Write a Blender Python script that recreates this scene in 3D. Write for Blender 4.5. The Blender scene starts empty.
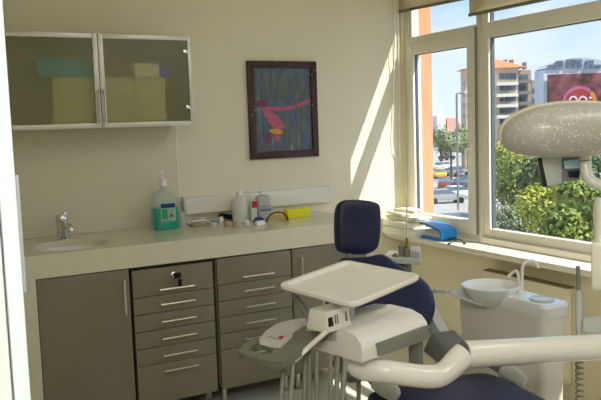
import bpy, bmesh, math, random
from mathutils import Vector, Matrix, noise
random.seed(7)
C = bpy.context.scene
COL = C.collection
V = Vector

# ------------------------------------------------------------------ camera
CAM = V((-2.8871, -3.9670, 1.4044)); FPX = 742.2
YAW, PIT, ROL = -.49451, -.09891, -.03379
_fw = V((-math.sin(YAW)*math.cos(PIT), math.cos(YAW)*math.cos(PIT), math.sin(PIT)))
_r0 = V((math.cos(YAW), math.sin(YAW), 0)); _u0 = _r0.cross(_fw)
RT = _r0*math.cos(ROL) + _u0*math.sin(ROL); UP = -_r0*math.sin(ROL) + _u0*math.cos(ROL); FW = _fw
def ray(u, v): return FW + RT*((u-300.5)/FPX) - UP*((v-200)/FPX)
def at(u, v, d): return CAM + ray(u, v)*d            # survey point: picture position + distance
def onp(u, v, axis, val):                            # survey point on a plane of the room
    r = ray(u, v); return CAM + r*((val-CAM[axis])/r[axis])
cd = bpy.data.cameras.new('camera'); cam = bpy.data.objects.new('camera', cd); COL.objects.link(cam)
m3 = Matrix((RT, UP, -FW)).transposed(); cam.matrix_world = Matrix.Translation(CAM) @ m3.to_4x4()
cd.sensor_width = 36; cd.lens = FPX/601*36; cd.clip_start = .05; cd.clip_end = 1500
C.camera = cam

# ------------------------------------------------------------------ materials
def s2l(c): return tuple(((x/255)/12.92 if x/255 <= .04045 else ((x/255+.055)/1.055)**2.4) for x in c)
def mat(name, rgb, rough=.5, metal=0, var=.06, scale=12, bump=0, spec=.5, coat=0, trans=0, ior=1.45, alpha=1):
    m = bpy.data.materials.new(name); m.use_nodes = True; nt = m.node_tree; N = nt.nodes; L = nt.links
    b = N['Principled BSDF']; c = s2l(rgb)
    tc = N.new('ShaderNodeTexCoord'); nz = N.new('ShaderNodeTexNoise'); nz.inputs['Scale'].default_value = scale
    nz.inputs['Detail'].default_value = 4; L.new(tc.outputs['Object'], nz.inputs['Vector'])
    rp = N.new('ShaderNodeValToRGB'); e = rp.color_ramp.elements
    e[0].position = .3; e[1].position = .7
    e[0].color = tuple(x*(1-var) for x in c)+(1,); e[1].color = tuple(min(1, x*(1+var)) for x in c)+(1,)
    L.new(nz.outputs['Fac'], rp.inputs['Fac']); L.new(rp.outputs['Color'], b.inputs['Base Color'])
    b.inputs['Roughness'].default_value = rough; b.inputs['Metallic'].default_value = metal
    b.inputs['Specular IOR Level'].default_value = spec; b.inputs['Coat Weight'].default_value = coat
    b.inputs['Transmission Weight'].default_value = trans; b.inputs['IOR'].default_value = ior; b.inputs['Alpha'].default_value = alpha
    if bump:
        bn = N.new('ShaderNodeBump'); bn.inputs['Strength'].default_value = bump; bn.inputs['Distance'].default_value = .002
        n2 = N.new('ShaderNodeTexNoise'); n2.inputs['Scale'].default_value = scale*8; L.new(tc.outputs['Object'], n2.inputs['Vector'])
        L.new(n2.outputs['Fac'], bn.inputs['Height']); L.new(bn.outputs['Normal'], b.inputs['Normal'])
    return m
def glass_mat(name, tint, refl=.06):
    m = bpy.data.materials.new(name); m.use_nodes = True; nt = m.node_tree; N = nt.nodes; L = nt.links
    N.remove(N['Principled BSDF']); o = N['Material Output']
    t = N.new('ShaderNodeBsdfTransparent'); g = N.new('ShaderNodeBsdfGlossy'); mx = N.new('ShaderNodeMixShader')
    t.inputs['Color'].default_value = tint+(1,); g.inputs['Roughness'].default_value = .02
    mx.inputs[0].default_value = refl
    L.new(t.outputs[0], mx.inputs[1]); L.new(g.outputs[0], mx.inputs[2]); L.new(mx.outputs[0], o.inputs['Surface'])
    return m
M = {}
M['wall'] = mat('wall_paint', (228,222,198), .75, var=.02, scale=3, bump=.05)
M['wall2'] = mat('wall_paint_yellow', (230,221,190), .75, var=.02, scale=3, bump=.05)
M['splash'] = mat('gloss_panel', (220,214,189), .22, var=.02, scale=2)
M['ceil'] = mat('ceiling_paint', (236,232,220), .8, var=.02)
M['floor'] = mat('vinyl_floor', (214,210,196), .4, var=.05, scale=5)
M['counter'] = mat('cream_worktop', (222,217,192), .16, var=.02, scale=20)
M['cab'] = mat('olive_lacquer', (131,125,103), .32, var=.03, scale=4)
M['dark'] = mat('dark_edge', (26,25,24), .5)
M['carc'] = mat('cabinet_carcass', (120,116,100), .5)
M['steel'] = mat('brushed_steel', (226,218,198), .34, 1, var=.04, scale=40)
M['chrome'] = mat('chrome', (225,225,225), .08, 1, var=.01)
M['alu'] = mat('aluminium_frame', (205,205,192), .38, .45, var=.03)
M['pvc'] = mat('window_pvc', (234,229,212), .35, var=.015)
M['white'] = mat('white_plastic', (232,228,214), .22, var=.012, coat=.3)
M['cream'] = mat('cream_lacquer', (236,232,220), .18, var=.012, coat=.4)
M['porc'] = mat('porcelain', (236,236,232), .12, var=.01, coat=.5)
M['navy'] = mat('navy_upholstery', (20,22,60), .45, var=.10, scale=9, bump=.12)
M['grey'] = mat('grey_plastic', (128,128,118), .4, var=.03)
M['dgrey'] = mat('dark_grey_plastic', (122,122,117), .45, var=.04)
M['lgrey'] = mat('light_grey_plastic', (202,204,200), .35, var=.02)
M['ogrey'] = mat('olive_grey_plastic', (116,116,96), .35, var=.04)
M['hose'] = mat('grey_hose', (132,130,112), .45, var=.05, scale=30)
M['black'] = mat('black_plastic', (18,18,18), .35)
M['sill'] = mat('sill_stone', (236,230,214), .3, var=.03, scale=14)
M['blind'] = mat('blind_fabric', (220,210,180), .85, var=.03, scale=30)
def fabric():
    m = mat('blind_fabric', (226,218,192), .85, var=.03, scale=30); nt = m.node_tree; N = nt.nodes; L = nt.links
    t = N.new('ShaderNodeBsdfTranslucent'); t.inputs['Color'].default_value = s2l((226,216,186))+(1,); mx = N.new('ShaderNodeMixShader'); mx.inputs[0].default_value = .55
    L.new(N['Principled BSDF'].outputs[0], mx.inputs[1]); L.new(t.outputs[0], mx.inputs[2]); L.new(mx.outputs[0], N['Material Output'].inputs['Surface']); return m
M['blind'] = fabric()
M['paper'] = mat('paper_pack', (242,240,226), .8, var=.04, scale=8)
M['paper2'] = mat('cream_pack', (238,228,198), .8, var=.06, scale=9)
M['blue'] = mat('bright_blue_plastic', (30,140,215), .3, var=.05)
M['yellow'] = mat('yellow_card', (236,226,10), .55, var=.03)
M['red'] = mat('red_print', (186,30,36), .5)
M['navyp'] = mat('navy_print', (40,48,110), .5)
M['green'] = mat('green_print', (60,150,110), .5)
M['teal'] = mat('teal_liquid', (20,158,140), .1, var=.08, scale=6, coat=.6)
M['clear'] = mat('clear_plastic', (205,215,205), .1, var=.02, alpha=.32)
M['milk'] = mat('milky_plastic', (214,214,204), .3, var=.02)
M['milk2'] = mat('translucent_plastic', (196,198,190), .25, var=.02, alpha=.85)
M['amber'] = mat('amber_lens', (190,160,40), .08, var=.02, alpha=.6)
M['brass'] = mat('brass', (150,125,70), .3, .8)
M['tealbox'] = mat('teal_card', (10,170,215), .6)
M['box'] = mat('cream_card', (222,216,176), .7, var=.05)
M['wht'] = mat('white_print', (240,240,236), .5, var=.01)
M['casing'] = mat('door_casing_pale', (232,241,243), .35, var=.01)
M['jamb'] = mat('door_white_gloss', (246,243,238), .3, var=.01)
M['hinge'] = mat('pale_metal', (205,212,214), .3, .4)
M['bead'] = mat('blue_grey_gasket', (84,94,106), .4)
M['glass'] = glass_mat('window_glass', (.97,.985,.98), .05)
def frosted():
    m = bpy.data.materials.new('frosted_glass'); m.use_nodes = True; nt = m.node_tree; N = nt.nodes; L = nt.links
    N.remove(N['Principled BSDF']); o = N['Material Output']
    r = N.new('ShaderNodeBsdfRefraction'); r.inputs['Roughness'].default_value = .42; r.inputs['IOR'].default_value = 1.12
    r.inputs['Color'].default_value = (.97,.96,.88)+(1,)
    d = N.new('ShaderNodeBsdfDiffuse'); d.inputs['Color'].default_value = s2l((166,168,122))+(1,)
    nz = N.new('ShaderNodeTexNoise'); nz.inputs['Scale'].default_value = 300
    g = N.new('ShaderNodeBsdfGlossy'); g.inputs['Roughness'].default_value = .3
    mx = N.new('ShaderNodeMixShader'); mx.inputs[0].default_value = .22
    m2 = N.new('ShaderNodeMixShader'); m2.inputs[0].default_value = .03
    L.new(r.outputs[0], mx.inputs[1]); L.new(d.outputs[0], mx.inputs[2]); L.new(mx.outputs[0], m2.inputs[1]); L.new(g.outputs[0], m2.inputs[2])
    L.new(m2.outputs[0], o.inputs['Surface']); return m
M['frost'] = frosted()
def speckled():
    m = mat('dusty_clear_shade', (192,190,176), .36, var=.08, scale=8, coat=.3, alpha=.82); nt = m.node_tree; N = nt.nodes; L = nt.links
    b = N['Principled BSDF']; tc = N.new('ShaderNodeTexCoord'); vo = N.new('ShaderNodeTexVoronoi'); vo.inputs['Scale'].default_value = 170
    L.new(tc.outputs['Object'], vo.inputs['Vector'])
    sub = N.new('ShaderNodeMath'); sub.operation = 'MULTIPLY'; sx = N.new('ShaderNodeSeparateColor')
    L.new(vo.outputs['Color'], sx.inputs[0])
    lt = N.new('ShaderNodeMath'); lt.operation = 'LESS_THAN'; lt.inputs[1].default_value = .34; L.new(vo.outputs['Distance'], lt.inputs[0])
    gt = N.new('ShaderNodeMath'); gt.operation = 'GREATER_THAN'; gt.inputs[1].default_value = .70; L.new(sx.outputs[0], gt.inputs[0])
    L.new(lt.outputs[0], sub.inputs[0]); L.new(gt.outputs[0], sub.inputs[1])
    mx = N.new('ShaderNodeMix'); mx.data_type = 'RGBA'
    src = b.inputs['Base Color'].links[0].from_socket
    L.new(sub.outputs[0], mx.inputs[0]); L.new(src, mx.inputs[6]); mx.inputs[7].default_value = (1,1,.97,1)
    L.new(mx.outputs[2], b.inputs['Base Color']); return m
M['speck'] = speckled()

# ------------------------------------------------------------------ mesh helpers
def box(bm, lo, hi, bev=0, R=None, seg=2):
    lo, hi = V(lo), V(hi); c = (lo+hi)/2; s = hi-lo
    r = bmesh.ops.create_cube(bm, size=1, matrix=Matrix.Translation(c) @ Matrix.Diagonal((abs(s.x), abs(s.y), abs(s.z), 1)))
    vs = r['verts']
    if R is not None: bmesh.ops.transform(bm, matrix=R, verts=vs)
    if bev: bevel_new(bm, vs, bev, seg)
def bevel_new(bm, vs, bev, seg=2):
    es = list({e for v in vs for e in v.link_edges})
    bmesh.ops.bevel(bm, geom=es, offset=bev, segments=seg, affect='EDGES', profile=.6, clamp_overlap=True)
def hexa(bm, pts, bev=0, seg=2):     # 8 points: bottom 4 then top 4
    vs = [bm.verts.new(p) for p in pts]
    fs = [(3,2,1,0),(4,5,6,7),(0,1,5,4),(1,2,6,5),(2,3,7,6),(3,0,4,7)]
    faces = [bm.faces.new([vs[i] for i in f]) for f in fs]
    bmesh.ops.recalc_face_normals(bm, faces=faces)
    if bev: bevel_new(bm, vs, bev, seg)
def slab(bm, quad, t, bev=0, seg=2, n=None):   # quad of 4 points, thickness t downwards along its normal
    q = [V(p) for p in quad]
    if n is None: n = (q[1]-q[0]).cross(q[3]-q[0]).normalized()
    hexa(bm, [p-n*t for p in q]+q, bev, seg)
def prism(bm, poly, vec, bev=0, seg=2):
    a = [bm.verts.new(V(p)) for p in poly]; b = [bm.verts.new(V(p)+V(vec)) for p in poly]; n = len(a)
    fs = [bm.faces.new(a), bm.faces.new(list(reversed(b)))]
    for i in range(n): fs.append(bm.faces.new([a[i], b[i], b[(i+1) % n], a[(i+1) % n]]))
    bmesh.ops.recalc_face_normals(bm, faces=fs)
    if bev: bevel_new(bm, a+b, bev, seg)
def catmull(pts, k=6):
    P = [V(p) for p in pts]; out = []
    for i in range(len(P)-1):
        p0, p1, p2, p3 = P[max(i-1, 0)], P[i], P[i+1], P[min(i+2, len(P)-1)]
        for j in range(k):
            t = j/k; out.append(.5*((2*p1)+(p2-p0)*t+(2*p0-5*p1+4*p2-p3)*t*t+(3*p1-p0-3*p2+p3)*t**3))
    out.append(P[-1]); return out
def tube(bm, pts, r, seg=12, sm=0, cap=True, flat=1):
    P = catmull(pts, sm) if sm else [V(p) for p in pts]
    n = len(P); rad = (lambda i: r) if not callable(r) and not isinstance(r, (list, tuple)) else (r if callable(r) else (lambda i: r[min(int(i*len(r)/n), len(r)-1)]))
    T = (P[1]-P[0]).normalized(); a = T.orthogonal().normalized(); rings = []
    for i in range(n):
        T2 = ((P[min(i+1, n-1)]-P[max(i-1, 0)])).normalized()
        a = (a - T2*a.dot(T2)).normalized(); b = T2.cross(a)
        rings.append([bm.verts.new(P[i]+(a*math.cos(2*math.pi*k/seg)+b*math.sin(2*math.pi*k/seg)*flat)*rad(i)) for k in range(seg)])
    for i in range(n-1):
        for k in range(seg): bm.faces.new([rings[i][k], rings[i][(k+1) % seg], rings[i+1][(k+1) % seg], rings[i+1][k]])
    if cap: bm.faces.new(list(reversed(rings[0]))); bm.faces.new(rings[-1])
def lathe(bm, prof, c, seg=24, sx=1, sy=1, R=None):
    c = V(c); rings = []; new = []
    for r, z in prof:
        if r < 1e-6: vv = [bm.verts.new(V((0, 0, z)))]
        else: vv = [bm.verts.new(V((r*sx*math.cos(2*math.pi*k/seg), r*sy*math.sin(2*math.pi*k/seg), z))) for k in range(seg)]
        rings.append(vv); new += vv
    for i in range(len(rings)-1):
        A, B = rings[i], rings[i+1]
        for k in range(seg):
            k2 = (k+1) % seg
            if len(A) == 1 and len(B) == 1: continue
            if len(A) == 1: bm.faces.new([A[0], B[k], B[k2]])
            elif len(B) == 1: bm.faces.new([A[k], A[k2], B[0]])
            else: bm.faces.new([A[k], A[k2], B[k2], B[k]])
    for v in new:
        p = v.co
        if R is not None: p = R @ p
        v.co = p + c
def pad(bm, outline, thick, Mx, crown=.35, dish=0, edge=.35):
    """upholstered cushion: outline in local xy, thickness along z, domed front"""
    n = len(outline); cx = sum(p[0] for p in outline)/n; cy = sum(p[1] for p in outline)/n
    prof = [(.0, -.5), (.6, -.5), (.93, -.46), (.985, -.3), (1, 0), (.985, .22), (.95, .36), (.86, .46), (.6, .5+crown*.10), (.3, .5+crown*.14), (0, .5+crown*.15)]
    rings = []
    for s, h in prof:
        if s == 0: rings.append([bm.verts.new(Mx @ V((cx, cy, h*thick - (dish if h > 0 else 0))))])
        else:
            k = (1-s)*1.0 if h > 0 else 0
            rings.append([bm.verts.new(Mx @ V((cx+(x-cx)*s, cy+(y-cy)*s, h*thick - dish*min(1, k*1.3)))) for x, y in outline])
    for i in range(len(rings)-1):
        A, B = rings[i], rings[i+1]
        for k in range(n):
            k2 = (k+1) % n
            if len(A) == 1: bm.faces.new([A[0], B[k2], B[k]])
            elif len(B) == 1: bm.faces.new([A[k], A[k2], B[0]])
            else: bm.faces.new([A[k], A[k2], B[k2], B[k]])
    bmesh.ops.recalc_face_normals(bm, faces=bm.faces[:])
def smooth_outline(pts, k=5):
    P = [V((x, y, 0)) for x, y in pts]; n = len(P); out = []
    for i in range(n):
        p0, p1, p2, p3 = P[i-1], P[i], P[(i+1) % n], P[(i+2) % n]
        for j in range(k):
            t = j/k; q = .5*((2*p1)+(p2-p0)*t+(2*p0-5*p1+4*p2-p3)*t*t+(3*p1-p0-3*p2+p3)*t**3); out.append((q.x, q.y))
    return out
ROOT = {}
def thing(name, label, cat, loc=(0, 0, 0), rz=0, group=None):
    o = bpy.data.objects.new(name, None); COL.objects.link(o); o.empty_display_size = .05
    o.location = loc; o.rotation_euler = (0, 0, rz); o['label'] = label; o['category'] = cat
    if group: o['group'] = group
    ROOT[o] = Matrix.Translation(V(loc)) @ Matrix.Rotation(rz, 4, 'Z'); return o
def tag(o, label, cat, group=None):
    o['label'] = label; o['category'] = cat
    if group: o['group'] = group
    return o
def obj(name, bm, m, parent=None, local=False, label=None, ang=38):
    me = bpy.data.meshes.new(name); bm.normal_update()
    if parent is not None:
        if not local: bmesh.ops.transform(bm, matrix=ROOT[parent].inverted(), verts=bm.verts[:])
    else:
        xs = [v.co for v in bm.verts]; c = V(((min(p.x for p in xs)+max(p.x for p in xs))/2, (min(p.y for p in xs)+max(p.y for p in xs))/2, min(p.z for p in xs)))
        bmesh.ops.translate(bm, vec=-c, verts=bm.verts[:])
    for f in bm.faces: f.smooth = True
    for e in bm.edges:
        if len(e.link_faces) == 2 and e.calc_face_angle(0) > math.radians(ang): e.smooth = False
    bm.to_mesh(me); bm.free(); me.materials.append(m if not isinstance(m, str) else M[m])
    o = bpy.data.objects.new(name, me); COL.objects.link(o)
    if parent is not None: o.parent = parent; ROOT[o] = ROOT[parent]
    else: o.location = c; ROOT[o] = Matrix.Translation(c)
    if label: o['label'] = label
    return o
def B(fn, *a, **k):
    bm = bmesh.new(); fn(bm, *a, **k); return bm
def bx(lo, hi, bev=0, R=None, seg=2): return B(box, lo, hi, bev, R, seg)
def struct(name, bm, m, parent=None):
    o = obj(name, bm, m, parent)
    if parent is None: o['kind'] = 'structure'
    return o
def sthing(name, loc):
    o = bpy.data.objects.new(name, None); COL.objects.link(o); o.location = loc; o['kind'] = 'structure'
    ROOT[o] = Matrix.Translation(V(loc)); return o
def copytree(o, parent=None):
    c = o.copy(); COL.objects.link(c)
    if parent is not None: c.parent = parent
    for ch in list(o.children): copytree(ch, c)
    return c
def text_mesh(name, s, size, m, parent, origin, xdir, ydir, ext=.0005, align='CENTER'):
    cu = bpy.data.curves.new(name, 'FONT'); cu.body = s; cu.size = size; cu.extrude = ext; cu.align_x = align; cu.align_y = 'CENTER'
    t = bpy.data.objects.new(name, cu); COL.objects.link(t); dg = bpy.context.evaluated_depsgraph_get()
    me = bpy.data.meshes.new_from_object(t.evaluated_get(dg)); bpy.data.objects.remove(t)
    bm = bmesh.new(); bm.from_mesh(me); bpy.data.meshes.remove(me)
    x = V(xdir).normalized(); z = x.cross(V(ydir)).normalized(); y = z.cross(x)
    Mx = Matrix((x, y, z)).transposed().to_4x4(); Mx.translation = V(origin)
    bmesh.ops.transform(bm, matrix=Mx, verts=bm.verts[:]); return obj(name, bm, m, parent)

# ------------------------------------------------------------------ room shell
H = 2.62; YF = -3.25; XL = -2.80; YR = -5.4
struct('floor', bx((-3.6, YR, -.08), (.14, .12, 0)), 'floor')
struct('ceiling', bx((-3.6, YR, H), (.14, .12, H+.08)), 'ceil')
struct('wall_back', bx((-3.6, 0, 0), (.16, .12, H)), 'wall')
# window wall with opening y in [-5.2,-.018], z .70-2.32
bm = bmesh.new(); box(bm, (0, YR, 0), (.16, .0, .668)); box(bm, (0, YR, 2.34), (.16, 0, H)); box(bm, (.02, -.016, .668), (.16, 0, 2.34)); box(bm, (0, YR, .668), (.16, -5.0, 2.34))
struct('wall_window', bm, 'wall2')
struct('wall_left', bx((XL-.1, YF, 0), (XL, 0, H)), 'wall')
bm = bmesh.new(); box(bm, (-.75, YF-.1, 0), (-.0, YF, H)); box(bm, (-2.8, YF-.1, 2.2), (-.75, YF, H))
struct('wall_front', bm, 'wall')
bm = bmesh.new(); box(bm, (-3.6, YR-.1, 0), (.14, YR, H)); box(bm, (-3.7, YR, 0), (-3.6, .12, H))
struct('wall_rear', bm, 'wall')
# door frame seen edge-on at the far left of the view
J = onp(20, 240, 1, YF-.13)
xj = J.x
d1 = sthing('door_1', (xj-.2, YF-.12, 0))
struct('casing', bx((xj-.012, YF-.13, 0), (xj, YF-.0, 2.1), .002), 'casing', d1)
struct('door_leaf', bx((xj-.40, YF-.135, .01), (xj-.0135, YF-.095, 2.08), .004), 'jamb', d1)
for z in (1.33, 1.12, .98):
    struct('strike_plate', bx((xj-.002, YF-.125, z-.045), (xj+.003, YF-.06, z+.045), .001), 'hinge', d1)

# sill
struct('trim_1', bx((-.135, -5.0, .668), (.035, -.0, .70), .006), 'sill')
# window units : y ranges at x=.06
FX0, FX1 = .045, .090
def frame_window(name, y0, y1, lay, glassrects):
    w = sthing(name, (.07, (y0+y1)/2, .70)); bm = bmesh.new()
    for (a, b, z0, z1, x0, x1) in lay: box(bm, (x0, a, z0), (x1, b, z1), .004)
    struct('frame', bm, 'pvc', w)
    for (a, b, z0, z1) in glassrects:
        struct('pane', bx((.074, a, z0), (.080, b, z1)), 'glass', w)
    return w
# left window: upper light + opening sash
w1 = frame_window('window_1', -.70, -.016, [
    (-.060, -.016, .70, 2.34, FX0, FX1), (-.735, -.692, .70, 2.34, FX0, FX1), (-.692, -.060, .70, .745, FX0, FX1), (-.692, -.060, 2.28, 2.34, FX0, FX1),
    (-.692, -.060, 1.895, 1.946, FX0, FX1), (-.087, -.060, 1.946, 2.28, .05, .10)],
    [(-.69, -.08, 1.94, 2.29)])
bm = bmesh.new()
box(bm, (.03, -.625, .742), (.095, -.118, .822), .004); box(bm, (.03, -.625, 1.832), (.095, -.118, 1.90), .004)
box(bm, (.03, -.118, .742), (.095, -.058, 1.90), .004); box(bm, (.03, -.694, .742), (.095, -.625, 1.90), .004)
struct('sash', bm, 'pvc', w1)
struct('glazing_bead', bx((.048, -.1235, .822), (.066, -.1182, 1.832)), 'bead', w1); struct('glazing_bead', bx((.048, -.625, 1.827), (.066, -.1236, 1.8318)), 'bead', w1); struct('pane', bx((.060, -.63, .81), (.066, -.11, 1.84)), 'glass', w1)
bm = bmesh.new(); box(bm, (.018, -.668, 1.205), (.03, -.645, 1.275), .003); tube(bm, [(.018, -.656, 1.24), (-.008, -.656, 1.24), (-.012, -.656, 1.20), (-.012, -.656, 1.13)], .009, 8, 3)
struct('window_handle', bm, 'white', w1)
struct('gasket', bx((.028, -.700, .745), (.046, -.6955, 1.93)), 'grey', w1)
# right window: fixed light and upper light, next mullions beyond the view
lay = [(-.79, -.736, .70, 2.34, FX0, FX1), (-2.46, -2.38, .70, 2.34, FX0, FX1), (-2.38, -.79, .70, .787, FX0, FX1), (-2.38, -.79, 2.28, 2.34, FX0, FX1), (-2.38, -.79, 1.86, 1.945, FX0, FX1), (-2.38, -.736, .70, .735, .02, FX0-.0005)]
w2 = frame_window('window_2', -2.42, -.735, lay, [(-2.40, -.78, .78, 1.87), (-2.40, -.78, 1.94, 2.29)])
struct('glazing_bead', bx((.060, -.7965, .787), (.084, -.7902, 1.86)), 'bead', w2); struct('glazing_bead', bx((.060, -2.38, 1.855), (.084, -.797, 1.8598)), 'bead', w2); struct('glazing_bead', bx((.060, -.7965, 1.9452), (.084, -.7902, 2.28)), 'bead', w2)
lay = [(-3.75, -3.67, .70, 2.34, FX0, FX1), (-5.0, -4.94, .70, 2.34, FX0, FX1)]+[(p, q, z0, z1, FX0, FX1) for p, q in ((-4.94, -3.75), (-3.67, -2.461)) for z0, z1 in ((.70, .787), (2.28, 2.34), (1.86, 1.945))]
w3 = frame_window('window_3', -5.0, -2.46, lay, [(-3.68, -2.45, .78, 1.87), (-3.68, -2.45, 1.94, 2.29), (-4.95, -3.74, .78, 1.87), (-4.95, -3.74, 1.94, 2.29)])
# blinds
def blind(y0, y1, zb0, zb1, label):
    t = thing('roman_blind', label, 'blind', (.0, (y0+y1)/2, H-.06), 0)
    q = [(.012, y0, zb0), (.012, y1, zb1), (.012, y1, H-.07), (.012, y0, H-.07)]
    bm = bmesh.new(); slab(bm, q, .004); n = 7
    obj('fabric', bm, 'blind', t)
    obj('bottom_rail', B(hexa, [(.0, y0, zb0-.012), (.018, y0, zb0-.012), (.018, y1, zb1-.012), (.0, y1, zb1-.012), (.0, y0, zb0+.004), (.018, y0, zb0+.004), (.018, y1, zb1+.004), (.0, y1, zb1+.004)]), 'ogrey', t)
    obj('headrail', bx((-.01, y0, H-.075), (.03, y1, H-.001), .004), 'blind', t); return t
blind(-.655, -.012, 2.098, 2.118, 'cream fabric blind pulled up over the narrow left window')
blind(-2.38, -.678, 1.99, 2.0, 'cream fabric blind over the wide right window, hanging slightly lower')
# bead chain loop hanging in the corner
a0 = V((-.012, -.03, 2.5))
pts = [a0, (-.014, -.03, 1.6), at(404.5, 118, 4.9), at(405, 140, 4.88), at(402, 155, 4.86), at(398, 159, 4.85), at(393, 154, 4.84), at(390.5, 140, 4.83), at(389.5, 100, 4.83), (-.05, -.05, 2.1), (-.03, -.05, 2.5)]
pts = [V(p) for p in pts]
for p in pts: p.y = min(p.y, -.012); p.x = min(p.x, -.008)
tag(obj('bead_chain', B(tube, pts, .0035, 6, 5), 'wht'), 'thin white blind pull chain looping down in the corner beside the window', 'cord')

# radiator under the window
t = thing('panel_radiator', 'flat cream panel radiator with dark slotted top under the window', 'radiator', (-.05, -1.17, .1))
obj('front_panel', bx((-.082, -1.47, .10), (-.058, -.86, .575), .006), 'wall2', t)
obj('back_panel', bx((-.05, -1.47, .12), (-.03, -.86, .57), .004), 'wall2', t)
obj('top_grille', bx((-.079, -1.46, .572), (-.032, -.87, .582), .002), mat('tan_grille', (128,112,80), .6), t)
for y in (-1.4, -.93): obj('bracket', bx((-.035, y-.015, .2), (-.0005, y+.015, .5)), 'dgrey', t)
obj('valve', B(tube, [(-.05, -.86, .14), (-.05, -.82, .14), (-.05, -.82, .0)], .009, 8), 'wht', t)

# ------------------------------------------------------------------ back wall: worktop and base units
CX0, CX1, CY, CZ = -2.455, -.62, -.5865, .88
t = thing('worktop', 'long cream worktop with deep front edge running along the back wall', 'counter', ((CX0+CX1)/2, -.3, 0))
bm = bmesh.new(); SC = V((-2.195, -.36, CZ)); SA, SB = .178, .168
out = [bm.verts.new((x, y, CZ)) for x, y in ((CX0, CY), (CX1, CY), (CX1, -.001), (CX0, -.001))]
el = [bm.verts.new((SC.x+SA*math.cos(2*math.pi*k/40), SC.y+SB*math.sin(2*math.pi*k/40), CZ)) for k in range(40)]
eds = [bm.edges.new((out[i], out[(i+1) % 4])) for i in range(4)] + [bm.edges.new((el[i], el[(i+1) % 40])) for i in range(40)]
bmesh.ops.triangle_fill(bm, use_beauty=True, edges=eds)
lo = [bm.verts.new(v.co-V((0, 0, .105))) for v in out]; el2 = [bm.verts.new(v.co-V((0, 0, .03))) for v in el]
for i in range(4): bm.faces.new([out[i], out[(i+1) % 4], lo[(i+1) % 4], lo[i]])
for i in range(40): bm.faces.new([el[i], el[(i+1) % 40], el2[(i+1) % 40], el2[i]])
bmesh.ops.recalc_face_normals(bm, faces=bm.faces[:])
obj('slab', bm, 'counter', t)
obj('end_panel', bx((CX0, CY, 0), (-2.397, -.002, CZ-.1045), .001), 'counter', t)
tb = obj('sink_basin', B(lathe, [(1.0, -.012), (1.0, -.03), (.96, -.045), (.86, -.07), (.6, -.09), (.12, -.097), (.0, -.097)], SC, 40, SA+.002, SB+.002), 'porc')
tag(tb, 'oval undermounted white sink basin set into the left end of the worktop', 'sink')
obj('drain', B(lathe, [(.0, .004), (.02, .004), (.024, 0)], SC-V((0, 0, .0975)), 20), 'chrome', tb)
# faucet
fb = V((-2.19, -.150, CZ))
t = thing('faucet', 'short chrome mixer tap behind the oval sink', 'tap', fb)
obj('body', B(lathe, [(.0, 0), (.033, 0), (.033, .006), (.026, .012), (.0265, .085), (.029, .092), (.030, .115), (.024, .126), (0, .13)], fb, 20), 'chrome', t)
obj('spout', B(tube, [fb+V((0, 0, .06)), fb+V((.012, -.05, .075)), fb+V((.022, -.09, .070)), fb+V((.023, -.100, .050))], .015, 12, 5), 'chrome', t)
obj('lever', B(tube, [fb+V((0, 0, .122)), fb+V((.004, -.03, .134)), fb+V((.010, -.055, .136))], .0075, 8, 4), 'chrome', t)

DY = -.583; ZB, ZT = .10, .772
def handle(bm, a, b, off=V((0, -.028, 0)), r=.0045):
    a, b = V(a), V(b); d = (b-a).normalized()
    tube(bm, [a+off-d*.012, b+off+d*.012], r, 8)
    for p in (a, b): tube(bm, [p, p+off], r*.9, 8)
def carcass(t, x0, x1, m='carc', z0=ZB, inset=.0):
    bm = bmesh.new(); w = .016; y0 = DY+.020
    box(bm, (x0, y0, z0), (x0+w, -.03, ZT)); box(bm, (x1-w, y0, z0), (x1, -.03, ZT)); box(bm, (x0, y0, z0), (x1, -.03, z0+w)); box(bm, (x0, y0, ZT-w), (x1, -.03, ZT)); box(bm, (x0, -.045, z0), (x1, -.03, ZT))
    obj('carcass', bm, m, t)
def feet(t, x0, x1, m='steel'):
    for x in (x0+.035, x1-.035):
        for y in (DY+.055, -.10): obj('foot', B(lathe, [(0, 0), (.022, 0), (.022, .008), (.014, .014), (.014, ZB), (0, ZB)], (x, y, 0), 14), m, t)
def door_unit(name, x0, x1, label, hx, feet_on=True, zt=ZT):
    t = thing(name, label, 'cabinet', ((x0+x1)/2, -.3, 0)); carcass(t, x0, x1)
    d = obj('door', bx((x0+.0015, DY, ZB), (x1-.0015, DY+.018, ZT-.002), .0015), 'cab', t)
    bm = bmesh.new(); handle(bm, (hx, DY, .575), (hx, DY, .715), r=.0055); obj('handle', bm, 'steel', d)
    feet(t, x0, x1)
door_unit('base_cabinet', -2.395, -1.982, 'olive-grey base cabinet with one plain door under the sink', -2.014)
BND = [0, .133, .216, .299, .382, .465, 1]
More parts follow.
